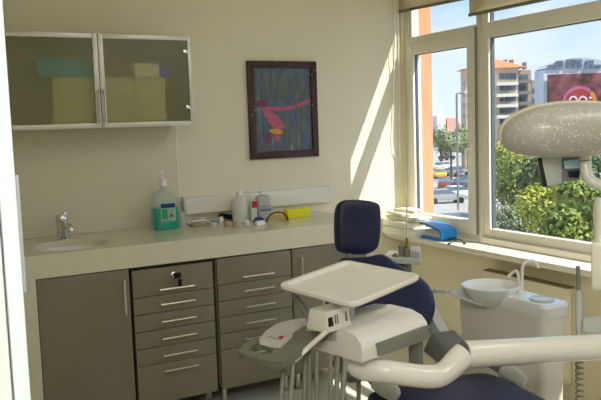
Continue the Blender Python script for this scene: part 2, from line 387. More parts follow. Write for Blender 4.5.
def drawer_unit(name, x0, x1, label, lock, z1=ZT, cm='carc'):
    t = thing(name, label, 'drawers', ((x0+x1)/2, -.3, 0)); carcass(t, x0, x1, cm)
    bs = [z1-.004-b for b in BND[:-1]]+[ZB]
    for i in range(6):
        d = obj('drawer', bx((x0+.005, DY, bs[i+1]+.0015), (x1-.005, DY+.018, bs[i]-.0015), .0015), 'cab', t)
        hz = (bs[i]-.103) if i == 0 else ((bs[i]-.0415) if i < 5 else bs[i]-.034)
        cx = (x0+x1)/2+.008; bm = bmesh.new(); handle(bm, (cx-.075, DY, hz), (cx+.075, DY, hz)); obj('handle', bm, 'steel', d)
        if lock and i == 0:
            lx, lz = cx+.005, bs[0]-.042
            obj('lock', B(lathe, [(0, 0), (.013, 0), (.013, .004), (.009, .006), (0, .006)], (lx-.012, DY, lz), 16, R=Matrix.Rotation(math.pi/2, 3, 'X')), 'chrome', d)
            bm = bmesh.new(); box(bm, (lx-.014, DY-.028, lz-.003), (lx-.008, DY-.004, lz+.003)); box(bm, (lx-.022, DY-.042, lz-.012), (lx+.012, DY-.030, lz+.014), .004); box(bm, (lx-.004, DY-.038, lz-.055), (lx+.014, DY-.032, lz-.018), .003); tube(bm, [(lx, DY-.036, lz-.004), (lx+.004, DY-.036, lz-.022)], .0025, 6)
            obj('key', bm, 'black', d)
    return t
t = drawer_unit('drawer_unit', -1.974, -1.562, 'olive-grey rolling drawer unit with black edges and a key in its top drawer', True, .764, 'dark')
bm = bmesh.new(); box(bm, (-1.974, DY+.002, .765), (-1.562, -.03, .7735)); obj('top_edge', bm, 'dark', t)
for x in (-1.935, -1.60):
    for y in (DY+.06, -.11):
        bm = bmesh.new(); box(bm, (x-.016, y-.016, .055), (x+.016, y+.016, ZB), .003)
        for s in (-1, 1): lathe(bm, [(0, -.007), (.026, -.007), (.028, 0), (.026, .007), (0, .007)], (x+s*.013, y+.008, .028), 16, R=Matrix.Rotation(math.pi/2, 3, 'Y'))
        obj('caster', bm, 'dgrey', t)
t = drawer_unit('drawer_unit', -1.548, -1.127, 'olive-grey drawer unit with six drawers and no key, standing on short metal feet', False)
feet(t, -1.548, -1.127)
door_unit('base_cabinet', -1.124, -.66, 'olive-grey base cabinet with tall door behind the dental chair headrest', -1.080)

# wall cabinet with frosted doors
WY, WT, WB = -.35, 1.878, 1.432
t = thing('wall_cabinet', 'olive wall cabinet with two frosted glass doors in aluminium frames', 'cabinet', (-2.0, -.17, WB))
bm = bmesh.new(); w = .018; x0, x1 = -2.482, -1.536; y0 = WY+.021
box(bm, (x0, y0, WB), (x0+w, -.005, WT)); box(bm, (x1-w, y0, WB), (x1, -.005, WT)); box(bm, (x0, y0, WT-w), (x1, -.005, WT)); box(bm, (x0, y0, WB), (x1, -.005, WB+w)); box(bm, (x0, -.015, WB), (x1, -.005, WT))
obj('carcass', bm, mat('olive_carcass', (190,184,150), .5), t)
for (a, b, hs) in ((-2.482, -2.009, 1), (-2.006, -1.533, -1)):
    bm = bmesh.new(); f = .024
    box(bm, (a, WY, WB-.004), (a+f, WY+.02, WT), .002); box(bm, (b-f, WY, WB-.004), (b, WY+.02, WT), .002); box(bm, (a+f, WY, WT-f), (b-f, WY+.02, WT), .002); box(bm, (a+f, WY, WB-.004), (b-f, WY+.02, WB+f-.004), .002)
    d = obj('door', bm, 'alu', t)
    obj('glass_panel', bx((a+f-.004, WY+.009, WB+f-.008), (b-f+.004, WY+.012, WT-f+.004)), 'frost', d)
    hx = b-.012 if hs > 0 else a+.012
    bm = bmesh.new(); handle(bm, (hx, WY, 1.465), (hx, WY, 1.60), V((0, -.022, 0)), .005); obj('handle', bm, 'alu', d)
    ex = a+f+.012 if hs > 0 else b-f-.012
    for z in (1.52, 1.80): obj('hinge', bx((ex-.012, WY-.001, z-.010), (ex+.012, WY+.0088, z+.010), .004), 'chrome', d)
def stored(name, u0, v0, u1, v1, y, dep, m, label, cat, zb=None, grp=None, extra=None):
    vm = (v0+v1)/2; z0 = onp((u0+u1)/2, v1, 1, y).z if zb is None else zb; a = onp(u0, vm, 1, y); b = onp(u1, vm, 1, y); b.z = onp((u0+u1)/2, v0, 1, y).z
    o = obj(name, bx((a.x, y, z0), (b.x, y+dep, b.z), .003), m); tag(o, label, cat, grp); return o
zs = WB+.0185
q = stored('carton', 53, 77.5, 96, 124, WY+.034, .2, 'box', 'plain cream carton behind the left frosted door', 'box', zs); zl = q.location.z+q.dimensions.z
a = onp(53, 77.5, 1, WY+.034).z; b_ = onp(106, 76.5, 1, WY+.05).z
zt1 = zs + (onp(74.5, 77.5, 1, WY+.034).z - zs)
stored('flat_box', 38, 58, 95, 78, WY+.036, .16, 'tealbox', 'teal box lying on the carton behind the left frosted door', 'box', zt1+.001)
q = stored('carton', 106, 77, 135, 123, WY+.034, .2, 'box', 'cream carton just right of the centre stiles behind the right frosted door', 'box', zs)
stored('carton', 136, 77, 166, 123, WY+.034, .2, 'box', 'cream carton under the white and blue pack behind the right frosted door', 'box', zs)
zt2 = onp(151, 77, 1, WY+.034).z
p0 = onp(134, 78, 1, WY+.045); p1 = onp(158, 64, 1, WY+.045); p2 = onp(170, 65, 1, WY+.045)
t = thing('carton_pack', 'white pack with a blue end on cartons behind the right frosted door', 'box', ((p0.x+p2.x)/2, WY+.09, zt2+.001))
zc = max(p0.z, zt2+.001)
obj('body', bx((p0.x, WY+.030, zt2+.001), (p1.x, WY+.14, p1.z), .003), 'wht', t); obj('end_panel', bx((p1.x+.0005, WY+.030, zt2+.001), (p2.x, WY+.14, p1.z), .003), mat('royal_blue_print', (20,70,225), .5), t)

# backsplash, trunking
struct('trim_2', bx((-2.48, -.004, .882), (-1.527, -.0005, 1.43)), 'splash')
struct('trim_3', bx((-1.526, -.006, .882), (-1.516, -.0005, 1.43), .001), 'ceil')
t = thing('wall_trunking', 'white rectangular cable trunking fixed to the wall above the worktop', 'trunking', (-1.02, -.03, .94))
obj('channel', bx((-1.50, -.05, .937), (-.569, -.0005, 1.03), .001), 'wht', t)
obj('cover', bx((-1.499, -.054, .9375), (-.570, -.0505, 1.0295), .002), 'white', t)
obj('end_cap', bx((-1.512, -.054, .934), (-1.5005, -.0005, 1.033), .003), 'lgrey', t)
obj('end_cap', bx((-.5685, -.056, .934), (-.560, -.0005, 1.033), .002), 'wht', t)

# framed abstract picture
X0, X1, Z0, Z1 = -1.078, -.620, 1.219, 1.791
t = thing('framed_picture', 'small dark framed painting of blue-green streaks with a pink shape, hanging on the wall', 'picture', ((X0+X1)/2, -.012, Z0))
def framemat():
    m = mat('mottled_maroon_frame', (62,30,32), .4, var=.3, scale=30); nt = m.node_tree; N = nt.nodes; L = nt.links; b = N['Principled BSDF']
    vo = N.new('ShaderNodeTexVoronoi'); vo.inputs['Scale'].default_value = 26; tc = N.new('ShaderNodeTexCoord'); L.new(tc.outputs['Object'], vo.inputs['Vector'])
    rp = N.new('ShaderNodeValToRGB'); rp.color_ramp.elements[0].position = .07; rp.color_ramp.elements[0].color = (1, 1, 1, 1); rp.color_ramp.elements[1].position = .13; rp.color_ramp.elements[1].color = (0, 0, 0, 1)
    L.new(vo.outputs['Distance'], rp.inputs[0]); mx = N.new('ShaderNodeMix'); mx.data_type = 'RGBA'; L.new(rp.outputs[0], mx.inputs[0])
    L.new(b.inputs['Base Color'].links[0].from_socket, mx.inputs[6]); mx.inputs[7].default_value = (.55, .45, .36, 1); L.new(mx.outputs[2], b.inputs['Base Color']); return m
bm = bmesh.new(); f = .042
box(bm, (X0, -.026, Z0), (X0+f, -.001, Z1), .005); box(bm, (X1-f, -.026, Z0), (X1, -.001, Z1), .005); box(bm, (X0+f, -.026, Z0), (X1-f, -.001, Z0+f), .005); box(bm, (X0+f, -.026, Z1-f), (X1-f, -.001, Z1), .005)
obj('frame', bm, framemat(), t)
def paintmat():
    m = bpy.data.materials.new('streaky_paint'); m.use_nodes = True; nt = m.node_tree; N = nt.nodes; L = nt.links; b = N['Principled BSDF']
    tc = N.new('ShaderNodeTexCoord'); mp = N.new('ShaderNodeMapping'); mp.inputs['Scale'].default_value = (34, 34, 5); L.new(tc.outputs['Object'], mp.inputs[0])
    nz = N.new('ShaderNodeTexNoise'); nz.inputs['Scale'].default_value = 1; nz.inputs['Detail'].default_value = 6; L.new(mp.outputs[0], nz.inputs['Vector'])
    rp = N.new('ShaderNodeValToRGB'); cr = rp.color_ramp; cr.elements[0].position = .28; cr.elements[0].color = s2l((40,46,54))+(1,); cr.elements[1].position = .75; cr.elements[1].color = s2l((150,148,96))+(1,)
    for p, c in ((.42, (76,100,136)), (.5, (84,76,66)), (.56, (96,110,88)), (.63, (66,92,136))):
        e = cr.elements.new(p); e.color = s2l(c)+(1,)
    L.new(nz.outputs['Fac'], rp.inputs[0]); L.new(rp.outputs[0], b.inputs['Base Color']); b.inputs['Roughness'].default_value = .45; return m
obj('canvas', bx((X0+f-.004, -.014, Z0+f-.004), (X1-f+.004, -.006, Z1-f+.004)), paintmat(), t)
PK = mat('pink_paint', (176,88,118), .5, var=.25, scale=40); PK2 = mat('dark_pink_paint', (120,50,78), .5, var=.3, scale=40); YL = mat('ochre_paint', (205,150,50), .5, var=.2, scale=40)
def blob(pts, m, y, r=.012):
    P = [onp(u, v, 1, y) for u, v in pts]; bm = bmesh.new()
    c = sum(P, V())/len(P); o2 = smooth_outline([(p.x, p.z) for p in P], 4)
    prism(bm, [(x, y, z) for x, z in o2], (0, .0015, 0)); return obj('paint_stroke', bm, m, t)
blob([(265, 107), (285, 106.5), (300, 102.5), (311, 97), (312, 101), (302, 106), (287, 110.5), (268, 111)], PK, -.0162)
blob([(262, 108), (272, 112), (282, 121), (284.5, 127), (279, 131), (272, 126), (265, 116)], PK, -.0160)
blob([(256, 101), (266, 100), (267, 106), (258, 107)], PK2, -.0158)
blob([(269, 130), (279, 129), (283, 133), (275, 134)], YL, -.0164)
blob([(268, 133), (273, 133.5), (270, 143), (266, 143)], PK2, -.0159); blob([(275, 134), (280, 134), (280, 141), (275, 140)], PK, -.0161)

# ------------------------------------------------------------------ things on the worktop
def ct(u, v): return onp(u, v, 2, CZ)
def rrect(hx, hy, r, n=5):
    out = []
    for cx, cy, a0 in ((hx-r, hy-r, 0), (-hx+r, hy-r, 90), (-hx+r, -hy+r, 180), (hx-r, -hy+r, 270)):
        for k in range(n+1): a = math.radians(a0+90*k/n); out.append((cx+r*math.cos(a), cy+r*math.sin(a)))
    return out
def loft(bm, rings, cap=True):
    R = [[bm.verts.new(V(p)) for p in r] for r in rings]; n = len(R[0])
    for i in range(len(R)-1):
        for k in range(n): bm.faces.new([R[i][k], R[i][(k+1) % n], R[i+1][(k+1) % n], R[i+1][k]])
    if cap: bm.faces.new(R[0][::-1]); bm.faces.new(R[-1])
p = ct(165.5, 229); p.z += .001
t = thing('mouthwash_bottle', 'large clear pump bottle half full of teal mouthwash on the worktop', 'bottle', p)
def rr(hx, hy, r, z): return [(p.x+x, p.y+y, z) for x, y in rrect(hx, hy, r)]
z = p.z
obj('liquid', B(loft, [rr(.060, .042, .02, z), rr(.065, .047, .02, z+.01), rr(.065, .047, .02, z+.118)]), 'teal', t)
obj('bottle', B(loft, [rr(.0655, .0475, .02, z+.1185), rr(.0655, .0475, .02, z+.165), rr(.058, .042, .02, z+.185), rr(.03, .03, .018, z+.208), rr(.017, .017, .014, z+.216), rr(.017, .017, .014, z+.232)]), 'clear', t)
lb = obj('label', bx((p.x-.038, p.y-.0505, z+.045), (p.x+.045, p.y-.0485, z+.155), .0005), mat('pale_label', (150,190,170), .5), t)
obj('dark_band', bx((p.x-.036, p.y-.0525, z+.118), (p.x+.043, p.y-.0507, z+.140)), 'navyp', lb)
obj('green_patch', bx((p.x-.03, p.y-.0525, z+.06), (p.x+.0, p.y-.0507, z+.11)), 'green', lb)
obj('red_spot', B(lathe, [(0, 0), (.009, 0), (.009, .001), (0, .001)], (p.x+.02, p.y-.0508, z+.075), 12, R=Matrix.Rotation(math.pi/2, 3, 'X')), 'red', lb)
obj('pump_collar', B(lathe, [(0, .232), (.021, .232), (.021, .262), (.012, .268), (0, .268)], p, 18), 'wht', t)
obj('pump_head', B(lathe, [(0, .268), (.006, .268), (.006, .298), (.012, .300), (.012, .312), (0, .312)], p, 14), 'wht', t)
obj('nozzle', B(tube, [p+V((0, 0, .306)), p+V((-.02, -.025, .306)), p+V((-.028, -.034, .299))], .005, 8, 4), 'wht', t)
p = ct(183, 227.5); p.z += .001
t = tag(obj('glass_tumbler', B(lathe, [(0, 0), (.020, 0), (.024, .088), (.021, .088), (.018, .006), (0, .006)], p, 20), 'clear'), 'small empty clear tumbler right beside the mouthwash bottle', 'glass')
# clutter
p = ct(203, 225)
t = thing('instrument_tray', 'small steel instrument tray with raised rim on the worktop', 'tray', p+V((0, 0, .001)), .25)
bm = bmesh.new(); loft(bm, [[(x, y, 0) for x, y in rrect(.075, .035, .012)], [(x, y, .004) for x, y in rrect(.08, .04, .014)], [(x, y, .016) for x, y in rrect(.086, .046, .016)], [(x, y, .016) for x, y in rrect(.082, .042, .014)], [(x, y, .006) for x, y in rrect(.077, .037, .012)]])
obj('pan', bm, 'steel', t, True)
p = ct(197, 224.5)
tag(obj('paper_tissue', B(slab, [p+V((-.04, -.03, .022)), p+V((.05, -.03, .026)), p+V((.055, .02, .032)), p+V((-.035, .025, .022))], .005, .002), 'wht'), 'folded white tissue lying on the steel instrument tray', 'tissue')
p = ct(206, 221.5)
t = thing('dental_tool', 'long grey steel instrument with black handle lying behind the tray', 'tool', p+V((0, 0, .01)))
q0 = ct(192, 223)+V((0, 0, .026)); q1 = ct(219, 220.5)+V((0, 0, .024)); q2 = ct(232, 219.5)+V((0, 0, .013))
obj('shaft', B(tube, [q0, q1], .009, 10), 'steel', t); obj('grip', B(tube, [q1, (q1+q2)/2+V((0, 0, .004)), q2], .015, 10, 4), 'black', t)
def canister(u, v, r, h, m, name, label, cat, cap=None, capm='wht'):
    p = ct(u, v)+V((0, 0, .001)); t = thing(name, label, cat, p)
    obj('body', B(lathe, [(0, 0), (r*.92, 0), (r, .004), (r, h-.006), (r*.9, h), (0, h)], p, 20), m, t)
    if cap: obj('lid', B(lathe, [(0, h+.0005), (cap[0], h+.0005), (cap[0], h+cap[1]), (0, h+cap[1])], p, 18), capm, t)
    return t
canister(214, 226.5, .018, .022, 'lgrey', 'small_jar', 'low grey jar in front of the steel tray', 'jar', (.017, .008), 'tealbox')
canister(228, 226, .020, .024, mat('tan_cup', (190,150,110), .5), 'small_cup', 'small tan cup just left of the tall white bottle', 'cup')
canister(236, 227, .017, .020, mat('rose_cup', (196,160,140), .5), 'small_cup', 'small rosy cup in front of the tall white bottle', 'cup')
canister(221, 222, .014, .030, 'wht', 'small_jar', 'small white jar with dark lid by the black tool grip', 'jar', (.013, .008), 'black')
canister(247, 226.5, .016, .026, 'milk', 'small_jar', 'small milky jar in front of the gap between the two tall bottles', 'jar', (.015, .007), 'wht')
p = ct(240.5, 221.5)+V((0, 0, .001))
t = thing('white_bottle', 'tall plain milky white plastic bottle in the middle of the worktop', 'bottle', p)
obj('body', B(lathe, [(0, 0), (.042, 0), (.045, .006), (.045, .112), (.040, .128), (.022, .142), (.016, .146), (.016, .152), (0, .152)], p, 26), 'milk', t)
obj('cap', B(lathe, [(0, .1525), (.019, .1525), (.018, .172), (0, .172)], p, 20), 'wht', t)
p = ct(263.5, 219.5)+V((0, 0, .001))
t = thing('liquid_bottle', 'wide translucent bottle with grey-blue print standing behind the amber goggles', 'bottle', p)
z = p.z
obj('body', B(loft, [rr(.036, .030, .012, z), rr(.040, .034, .014, z+.006), rr(.040, .034, .014, z+.12), rr(.034, .028, .014, z+.135), rr(.016, .016, .012, z+.142)]), 'milk2', t)
obj('cap', B(lathe, [(0, .1425), (.018, .1425), (.018, .16), (0, .16)], p, 18), 'wht', t)
obj('label', bx((p.x-.03, p.y-.0375, z+.05), (p.x+.034, p.y-.0348, z+.064)), mat('greyblue_print', (110,116,140), .5), t)
obj('label', bx((p.x-.03, p.y-.0375, z+.075), (p.x+.034, p.y-.0348, z+.082)), mat('greyblue_print2', (140,146,160), .5), t)
p = ct(254, 221)+V((0, 0, .001))
t = thing('medicine_box', 'slim white carton with red square between the two tall bottles', 'box', p)
obj('carton', bx((p.x-.017, p.y-.012, p.z), (p.x+.017, p.y+.012, p.z+.118), .002), 'milk', t)
obj('red_print', bx((p.x-.014, p.y-.0135, p.z+.075), (p.x+.016, p.y-.0122, p.z+.114)), 'red', t)
p = ct(261, 225)+V((0, 0, .001))
tag(obj('carton', bx((p.x-.03, p.y-.014, p.z), (p.x+.02, p.y+.014, p.z+.022), .002, None), 'wht'), 'little white carton at the front, left of the amber goggles', 'box')
p = ct(259, 222.5)+V((0, 0, .001))
tag(obj('pouch', B(lathe, [(0, 0), (.03, 0), (.034, .012), (.022, .028), (0, .03)], p, 16, 1.0, .6), 'navyp'), 'dark blue soft pouch at the foot of the translucent bottle', 'pouch')
# goggles
p = ct(277, 222)+V((0, 0, .001))
t = thing('safety_goggles', 'amber safety goggles with dark red rim lying open on the worktop', 'goggles', p, -.15)
def arch(y, k=1.0): return [(.062*k*math.cos(a), y+.018*math.cos(a)**2, .004+.052*k*math.sin(a)) for a in [math.pi*i/14 for i in range(15)]]
bm = bmesh.new(); A_ = arch(-.02, .94); Bq = arch(.015, .9)
va = [bm.verts.new(q) for q in A_]; vc = [bm.verts.new((0.9*x, y-.006, .004+(zz-.004)*.2)) for x, y, zz in A_]
for i in range(14): bm.faces.new([va[i], va[i+1], vc[i+1], vc[i]])
obj('lens', bm, 'amber', t, True)
obj('rim', B(tube, arch(-.02), .0045, 8), mat('dark_red_rim', (110,40,30), .35), t, True)
for s in (-1, 1): obj('temple', B(tube, [(s*.062, -.018, .006), (s*.066, .05, .006), (s*.05, .11, .005)], .0035, 6, 4), mat('temple_red', (110,44,34), .35), t, True)
a = ct(283, 219); b = ct(311, 216.5)
tag(obj('yellow_box', bx((a.x+.028, a.y-.005, CZ+.001), (b.x, a.y+.05, CZ+.05), .002, None), 'yellow'), 'long bright yellow cardboard box on the worktop behind the goggles', 'box')

# ------------------------------------------------------------------ sill corner: packs, blue folder, cables
zc = .7005
packs = [  # centre, rotation, size, material
    ((-.055, -.195), .06, (.17, .33, .050), 'paper', 'bottom white pack of the stack on the window sill corner'),
    ((-.075, -.165), -.10, (.15, .27, .036), 'paper', 'second white pack from the bottom of the stack on the sill corner'),
    ((-.050, -.19), .16, (.14, .28, .026), 'paper2', 'third pack, cream, in the stack on the sill corner'),
    ((-.070, -.15), -.30, (.12, .22, .020), 'paper', 'thin white pack just under the topmost of the sill stack'),
    ((-.055, -.19), .45, (.10, .16, .016), 'paper2', 'topmost cream packet crowning the stack on the sill corner')]
z = zc
for k_, ((x, y), r, (sx, sy, sz), m, lab) in enumerate(packs):
    bm = bx((-sx/2, -sy/2, 0), (sx/2, sy/2, sz)); bmesh.ops.subdivide_edges(bm, edges=bm.edges[:], cuts=9, use_grid_fill=True)
    for v in bm.verts:
        q = v.co; fz = q.z/sz; e_ = max(abs(q.x)/(sx/2), abs(q.y)/(sy/2))
        q.z = q.z*(1-.25*max(0, e_-.6)) + .006*fz*noise.noise(V((q.x*16, q.y*16, k_*3.1))); sh = 1+.06*noise.noise(V((q.x*20, q.y*20, fz*2+k_)))-.04*abs(fz-.5)*2; q.x *= sh; q.y *= sh
    bmesh.ops.transform(bm, matrix=Matrix.Translation((x-.026, y, z)) @ Matrix.Rotation(r*.6, 4, 'Z'), verts=bm.verts[:])
    for v in bm.verts: v.co.x = min(v.co.x, .026); v.co.y = min(v.co.y, -.004)
    tag(obj('paper_pack', bm, m, ang=60), lab, 'pack', 'packs stacked on the sill corner'); z += sz+.0045
# blue curved folder
a = onp(419, 234, 2, .70); b = onp(462, 230, 2, .70)
t = thing('blue_folder', 'bright blue plastic case folded over white pads on the window sill', 'case', (-.06, -.43, zc))
ya, yb = -.362, -.555; xa, xb = -.115, .0
prof = [(ya, .0085), (ya-.06, .008), (yb+.03, .008), (yb+.006, .016), (yb, .034), (yb+.008, .052), (yb+.03, .066), (ya-.06, .088), (ya+.01, .092)]
bm = bmesh.new(); P2 = catmull([(0, y, z) for y, z in prof], 4); th = .0075
ring = []
for i, q in enumerate(P2):
    T = (P2[min(i+1, len(P2)-1)]-P2[max(i-1, 0)]).normalized(); n = V((0, T.z, -T.y))
    ring.append([bm.verts.new((xx, (q+n*s*th).y, zc+(q+n*s*th).z)) for xx in (xa, xb) for s in (-1, 1)])
for i in range(len(ring)-1):
    A, Bb = ring[i], ring[i+1]
    for i0, i1 in ((0, 1), (1, 3), (3, 2), (2, 0)): bm.faces.new([A[i0], A[i1], Bb[i1], Bb[i0]])
bm.faces.new([ring[0][k] for k in (0, 2, 3, 1)]); bm.faces.new([ring[-1][k] for k in (0, 1, 3, 2)])
bmesh.ops.recalc_face_normals(bm, faces=bm.faces[:]); obj('cover', bm, 'blue', t)
obj('pad', bx((xa+.022, yb+.035, zc+.0150), (xb-.004, ya-.004, zc+.034), .005), 'paper', t)
obj('pad', bx((xa+.026, yb+.045, zc+.0345), (xb-.006, ya-.006, zc+.054), .005), 'paper2', t)
c0 = onp(450, 243, 2, .705); c1 = onp(466, 243, 2, .705)
for (q, lab, e) in ((onp(449, 244, 2, .706), 'thin dark cable end lying nearest the blue case at the sill edge', (470, 237)), (onp(464.5, 243.5, 2, .706), 'thin dark cable end lying further right on the sill edge', (478, 238))):
    e2 = onp(*e, 2, .706); e2.x = min(e2.x, -.005); t = thing('cable', lab, 'cable', (q.x, q.y, .7005))
    obj('cord', B(tube, [q, (q+e2)/2+V((0, -.006, 0)), e2, e2+V((.01, .06, 0))], .0035, 6, 4), 'dgrey', t); obj('plug', B(tube, [q+V((-.008, -.004, .001)), q+V((.010, .005, .001))], .0055, 8), 'black', t)

# ------------------------------------------------------------------ dental chair (local frame: +y towards the head)
CR = V((-1.36, -2.15, 0)); CA = -math.atan2(.15, .989)
t = thing('dental_chair', 'navy blue reclined dental chair with headrest on a white base', 'dental chair', CR, CA)
def frame3(o, x, y):
    x = V(x).normalized(); y = V(y); z = x.cross(y).normalized(); y = z.cross(x)
    m = Matrix((x, y, z)).transposed().to_4x4(); m.translation = V(o); return m
# backrest: plane through hinge (0,.2,.47) and top (0,.78,.85)
bdir = V((0, .58, .40)).normalized(); bo = V((.01, .20, .468))
FB = frame3(bo, (1, 0, 0), bdir)
half = [(.09, .262), (.15, .295), (.192, .342), (.215, .40), (.224, .45), (.208, .507), (.167, .557), (.132, .61), (.113, .648), (.085, .668)]
ol = smooth_outline([(0, .248)]+half+[(0, .658)]+[(-x, y) for x, y in half[::-1]], 4)
obj('backrest', B(pad, ol, .085, FB, .4, .012), 'navy', t, True)
ol2 = [(x*1.02, .46+(y-.46)*1.02) for x, y in ol]; FB2 = frame3(bo-FB.to_3x3()@V((0, 0, .052)), (1, 0, 0), bdir)
obj('back_shell', B(pad, ol2, .05, FB2, 0, 0), 'lgrey', t, True)
# headrest
hd = V((0, .10, .97)).normalized(); ho = V((.048, .865, .858))
FH = frame3(ho, (1, -.05, -.10), hd)
ol = smooth_outline([(-.082, .0), (-.03, -.012), (.03, -.012), (.082, .012), (.098, .05), (.102, .12), (.098, .19), (.082, .215), (.02, .225), (-.06, .222), (-.09, .205), (-.102, .17), (-.102, .10), (-.096, .03)], 4)
bm = B(pad, ol, .07, FH, .25, .012)
obj('headrest', bm, 'navy', t, True)
obj('headrest_shell', B(pad, [(x*.9, .1+(y-.1)*.9) for x, y in ol], .03, frame3(ho-FH.to_3x3()@V((0, 0, .046)), (1, -.05, -.10), hd), 0), 'lgrey', t, True)
bm = bmesh.new(); tube(bm, [(0, .72, .72), (.0, .80, .80), (.015, .88, .87), (.02, .905, .93)], .022, 12, 4, flat=.5); obj('headrest_bracket', bm, 'grey', t, True)
# seat and leg rest
FS = frame3((0, -.30, .480), (1, 0, 0), (0, 1, 0))
ol = smooth_outline([(-.20, .50), (0, .51), (.20, .50), (.245, .44), (.255, .30), (.255, .05), (.25, -.25), (.235, -.48), (.2, -.62), (.1, -.68), (0, -.69), (-.1, -.68), (-.2, -.62), (-.235, -.48), (-.25, -.25), (-.255, .05), (-.255, .30), (-.245, .44)], 4)
bm = B(pad, ol, .10, FS, .3, .01)
for v in bm.verts:
    d = -.30 - v.co.y
    if d > 0: v.co.z -= .30*d*d
obj('seat', bm, 'navy', t, True)
bm = B(pad, [(x*.98, y*.98) for x, y in ol], .05, frame3((0, -.30, .406), (1, 0, 0), (0, 1, 0)), 0)
for v in bm.verts:
    d = -.30 - v.co.y
    if d > 0: v.co.z -= .30*d*d
obj('seat_shell', bm, 'lgrey', t, True)
bm = bmesh.new(); loft(bm, [[(x, -.1+y, .06) for x, y in rrect(.17, .22, .06)], [(x, -.08+y, .16) for x, y in rrect(.13, .16, .05)], [(x, -.05+y, .388) for x, y in rrect(.13, .18, .05)]]); obj('pedestal', bm, 'cream', t, True)
bm = bmesh.new(); loft(bm, [[(x, -.15+y, 0) for x, y in rrect(.26, .45, .08)], [(x, -.15+y, .04) for x, y in rrect(.26, .45, .08)], [(x, -.15+y, .06) for x, y in rrect(.22, .40, .07)]]); obj('base_plate', bm, 'grey', t, True)
for s in (-1, 1):
    bm = bmesh.new()
    hexa(bm, [(s*.125, .29, .50), (s*.255, .29, .50), (s*.255, .46, .52), (s*.125, .46, .52), (s*.14, .28, .575), (s*.25, .28, .575), (s*.245, .41, .612), (s*.14, .41, .612)], .022, 3)
    h = obj('armrest_hinge', bm, 'dgrey', t, True)
    ax, az = (0, 0) if s > 0 else (.075, .03)
    bm = bmesh.new(); tube(bm, [(s*(.262-ax), .33, .535+az), (s*(.28-ax), .24, .530+az), (s*(.285-ax), .16, .522+az), (s*(.285-ax), .10, .517+az)], .022, 12, 4, flat=.6); obj('armrest_bar', bm, 'dgrey', t, True)
    bm = bmesh.new(); tube(bm, [(s*(.286-ax), .15, .523+az), (s*(.284-ax), .10, .520+az), (s*(.28-ax), .05, .517+az), (s*(.276-ax), .015, .515+az)], lambda i: (.028, .03, .03, .03, .03, .03, .029, .028, .027, .026, .023, .018, .010)[min(i, 12)], 14, 4, flat=.45); obj('armrest_pad', bm, 'lgrey', t, True, label='light grey tip of the armrest')
    bm = bmesh.new(); hexa(bm, [(s*.185, .44, .53), (s*.225, .44, .53), (s*.215, .60, .68), (s*.170, .60, .68), (s*.185, .38, .58), (s*.225, .38, .58), (s*.215, .50, .69), (s*.170, .50, .69)], .008); obj('back_bracket', bm, 'lgrey', t, True)

# ------------------------------------------------------------------ delivery unit
E1 = V((.964, .25, 0)).normalized(); E2 = V((-E1.y, E1.x, 0)); O = V((-1.773, -2.272, 0))
def D(a, b, z): return O+E1*a+E2*b+V((0, 0, z))
COLX = at(668, 347, 2.27); COLX.z = 0
t = thing('delivery_unit', 'cream dentist instrument unit with tray on a thick white swing arm', 'dental unit', COLX)
# hood
bm = bmesh.new()
loft_r = []
def hood_ring(a, k=0, tip=0):
    return [D(a, .0, .747), D(a, -.004, .775), D(a, .0+.006*k, .800+.0*k), D(a, .02, .820), D(a, .06, .832), D(a, .14, .834-tip*.035), D(a, .21, .826-tip*.055), D(a, .255, .80-tip*.045), D(a, .265, .75)]
loft(bm, [[p+(V((0, 0, -.0)) if True else p) for p in hood_ring(-.03, 0, .5)], hood_ring(-.02, 0, .3), hood_ring(.05, 0, .1), hood_ring(.15), hood_ring(.245), hood_ring(.266), [q+(D(.15, .13, .78)-q)*.06 for q in hood_ring(.276)]])
bmesh.ops.recalc_face_normals(bm, faces=bm.faces[:]); hd_ = obj('hood', bm, 'cream', t, ang=50)
obj('side_panel', B(hexa, [D(.035, -.0105, .752), D(.262, -.0105, .752), D(.262, -.0005, .752), D(.035, -.0005, .752), D(.025, -.009, .790), D(.258, -.009, .794), D(.258, .0015, .794), D(.025, .0015, .790)], .002), 'grey', t, label='grey front strip of the hood')
# grey open bracket under the right end of the hood
obj('hood_bracket', B(hexa, [D(.235, .01, .62), D(.258, .01, .62), D(.258, .05, .62), D(.235, .05, .62), D(.235, .01, .75), D(.258, .01, .75), D(.258, .05, .75), D(.235, .05, .75)], .004), 'grey', t)
# control box
cb = obj('control_box', B(hexa, [D(-.082, .082, .826), D(.022, .082, .826), D(.022, .165, .826), D(-.082, .165, .826), D(-.074, .088, .885), D(.016, .088, .885), D(.016, .158, .885), D(-.074, .158, .885)], .004), 'white', t)
obj('control_base', B(hexa, [D(-.03, .095, .79), D(.012, .095, .80), D(.012, .155, .79), D(-.03, .155, .78), D(-.03, .095, .826), D(.012, .095, .826), D(.012, .155, .826), D(-.03, .155, .826)]), 'cream', t)
obj('switch', B(hexa, [D(-.072, .079, .843), D(-.055, .079, .843), D(-.055, .088, .843), D(-.072, .088, .843), D(-.071, .083, .868), D(-.055, .083, .868), D(-.055, .09, .868), D(-.071, .09, .868)], .001), 'black', cb)
for a, w in ((-.046, .004), (-.036, .003), (-.002, .005)):
    obj('print_strip', B(hexa, [D(a, .0808, .846), D(a+w, .0808, .846), D(a+w, .086, .846), D(a, .086, .846), D(a+.001, .084, .872), D(a+w, .084, .872), D(a+w, .089, .872), D(a+.001, .089, .872)]), 'dgrey', cb)
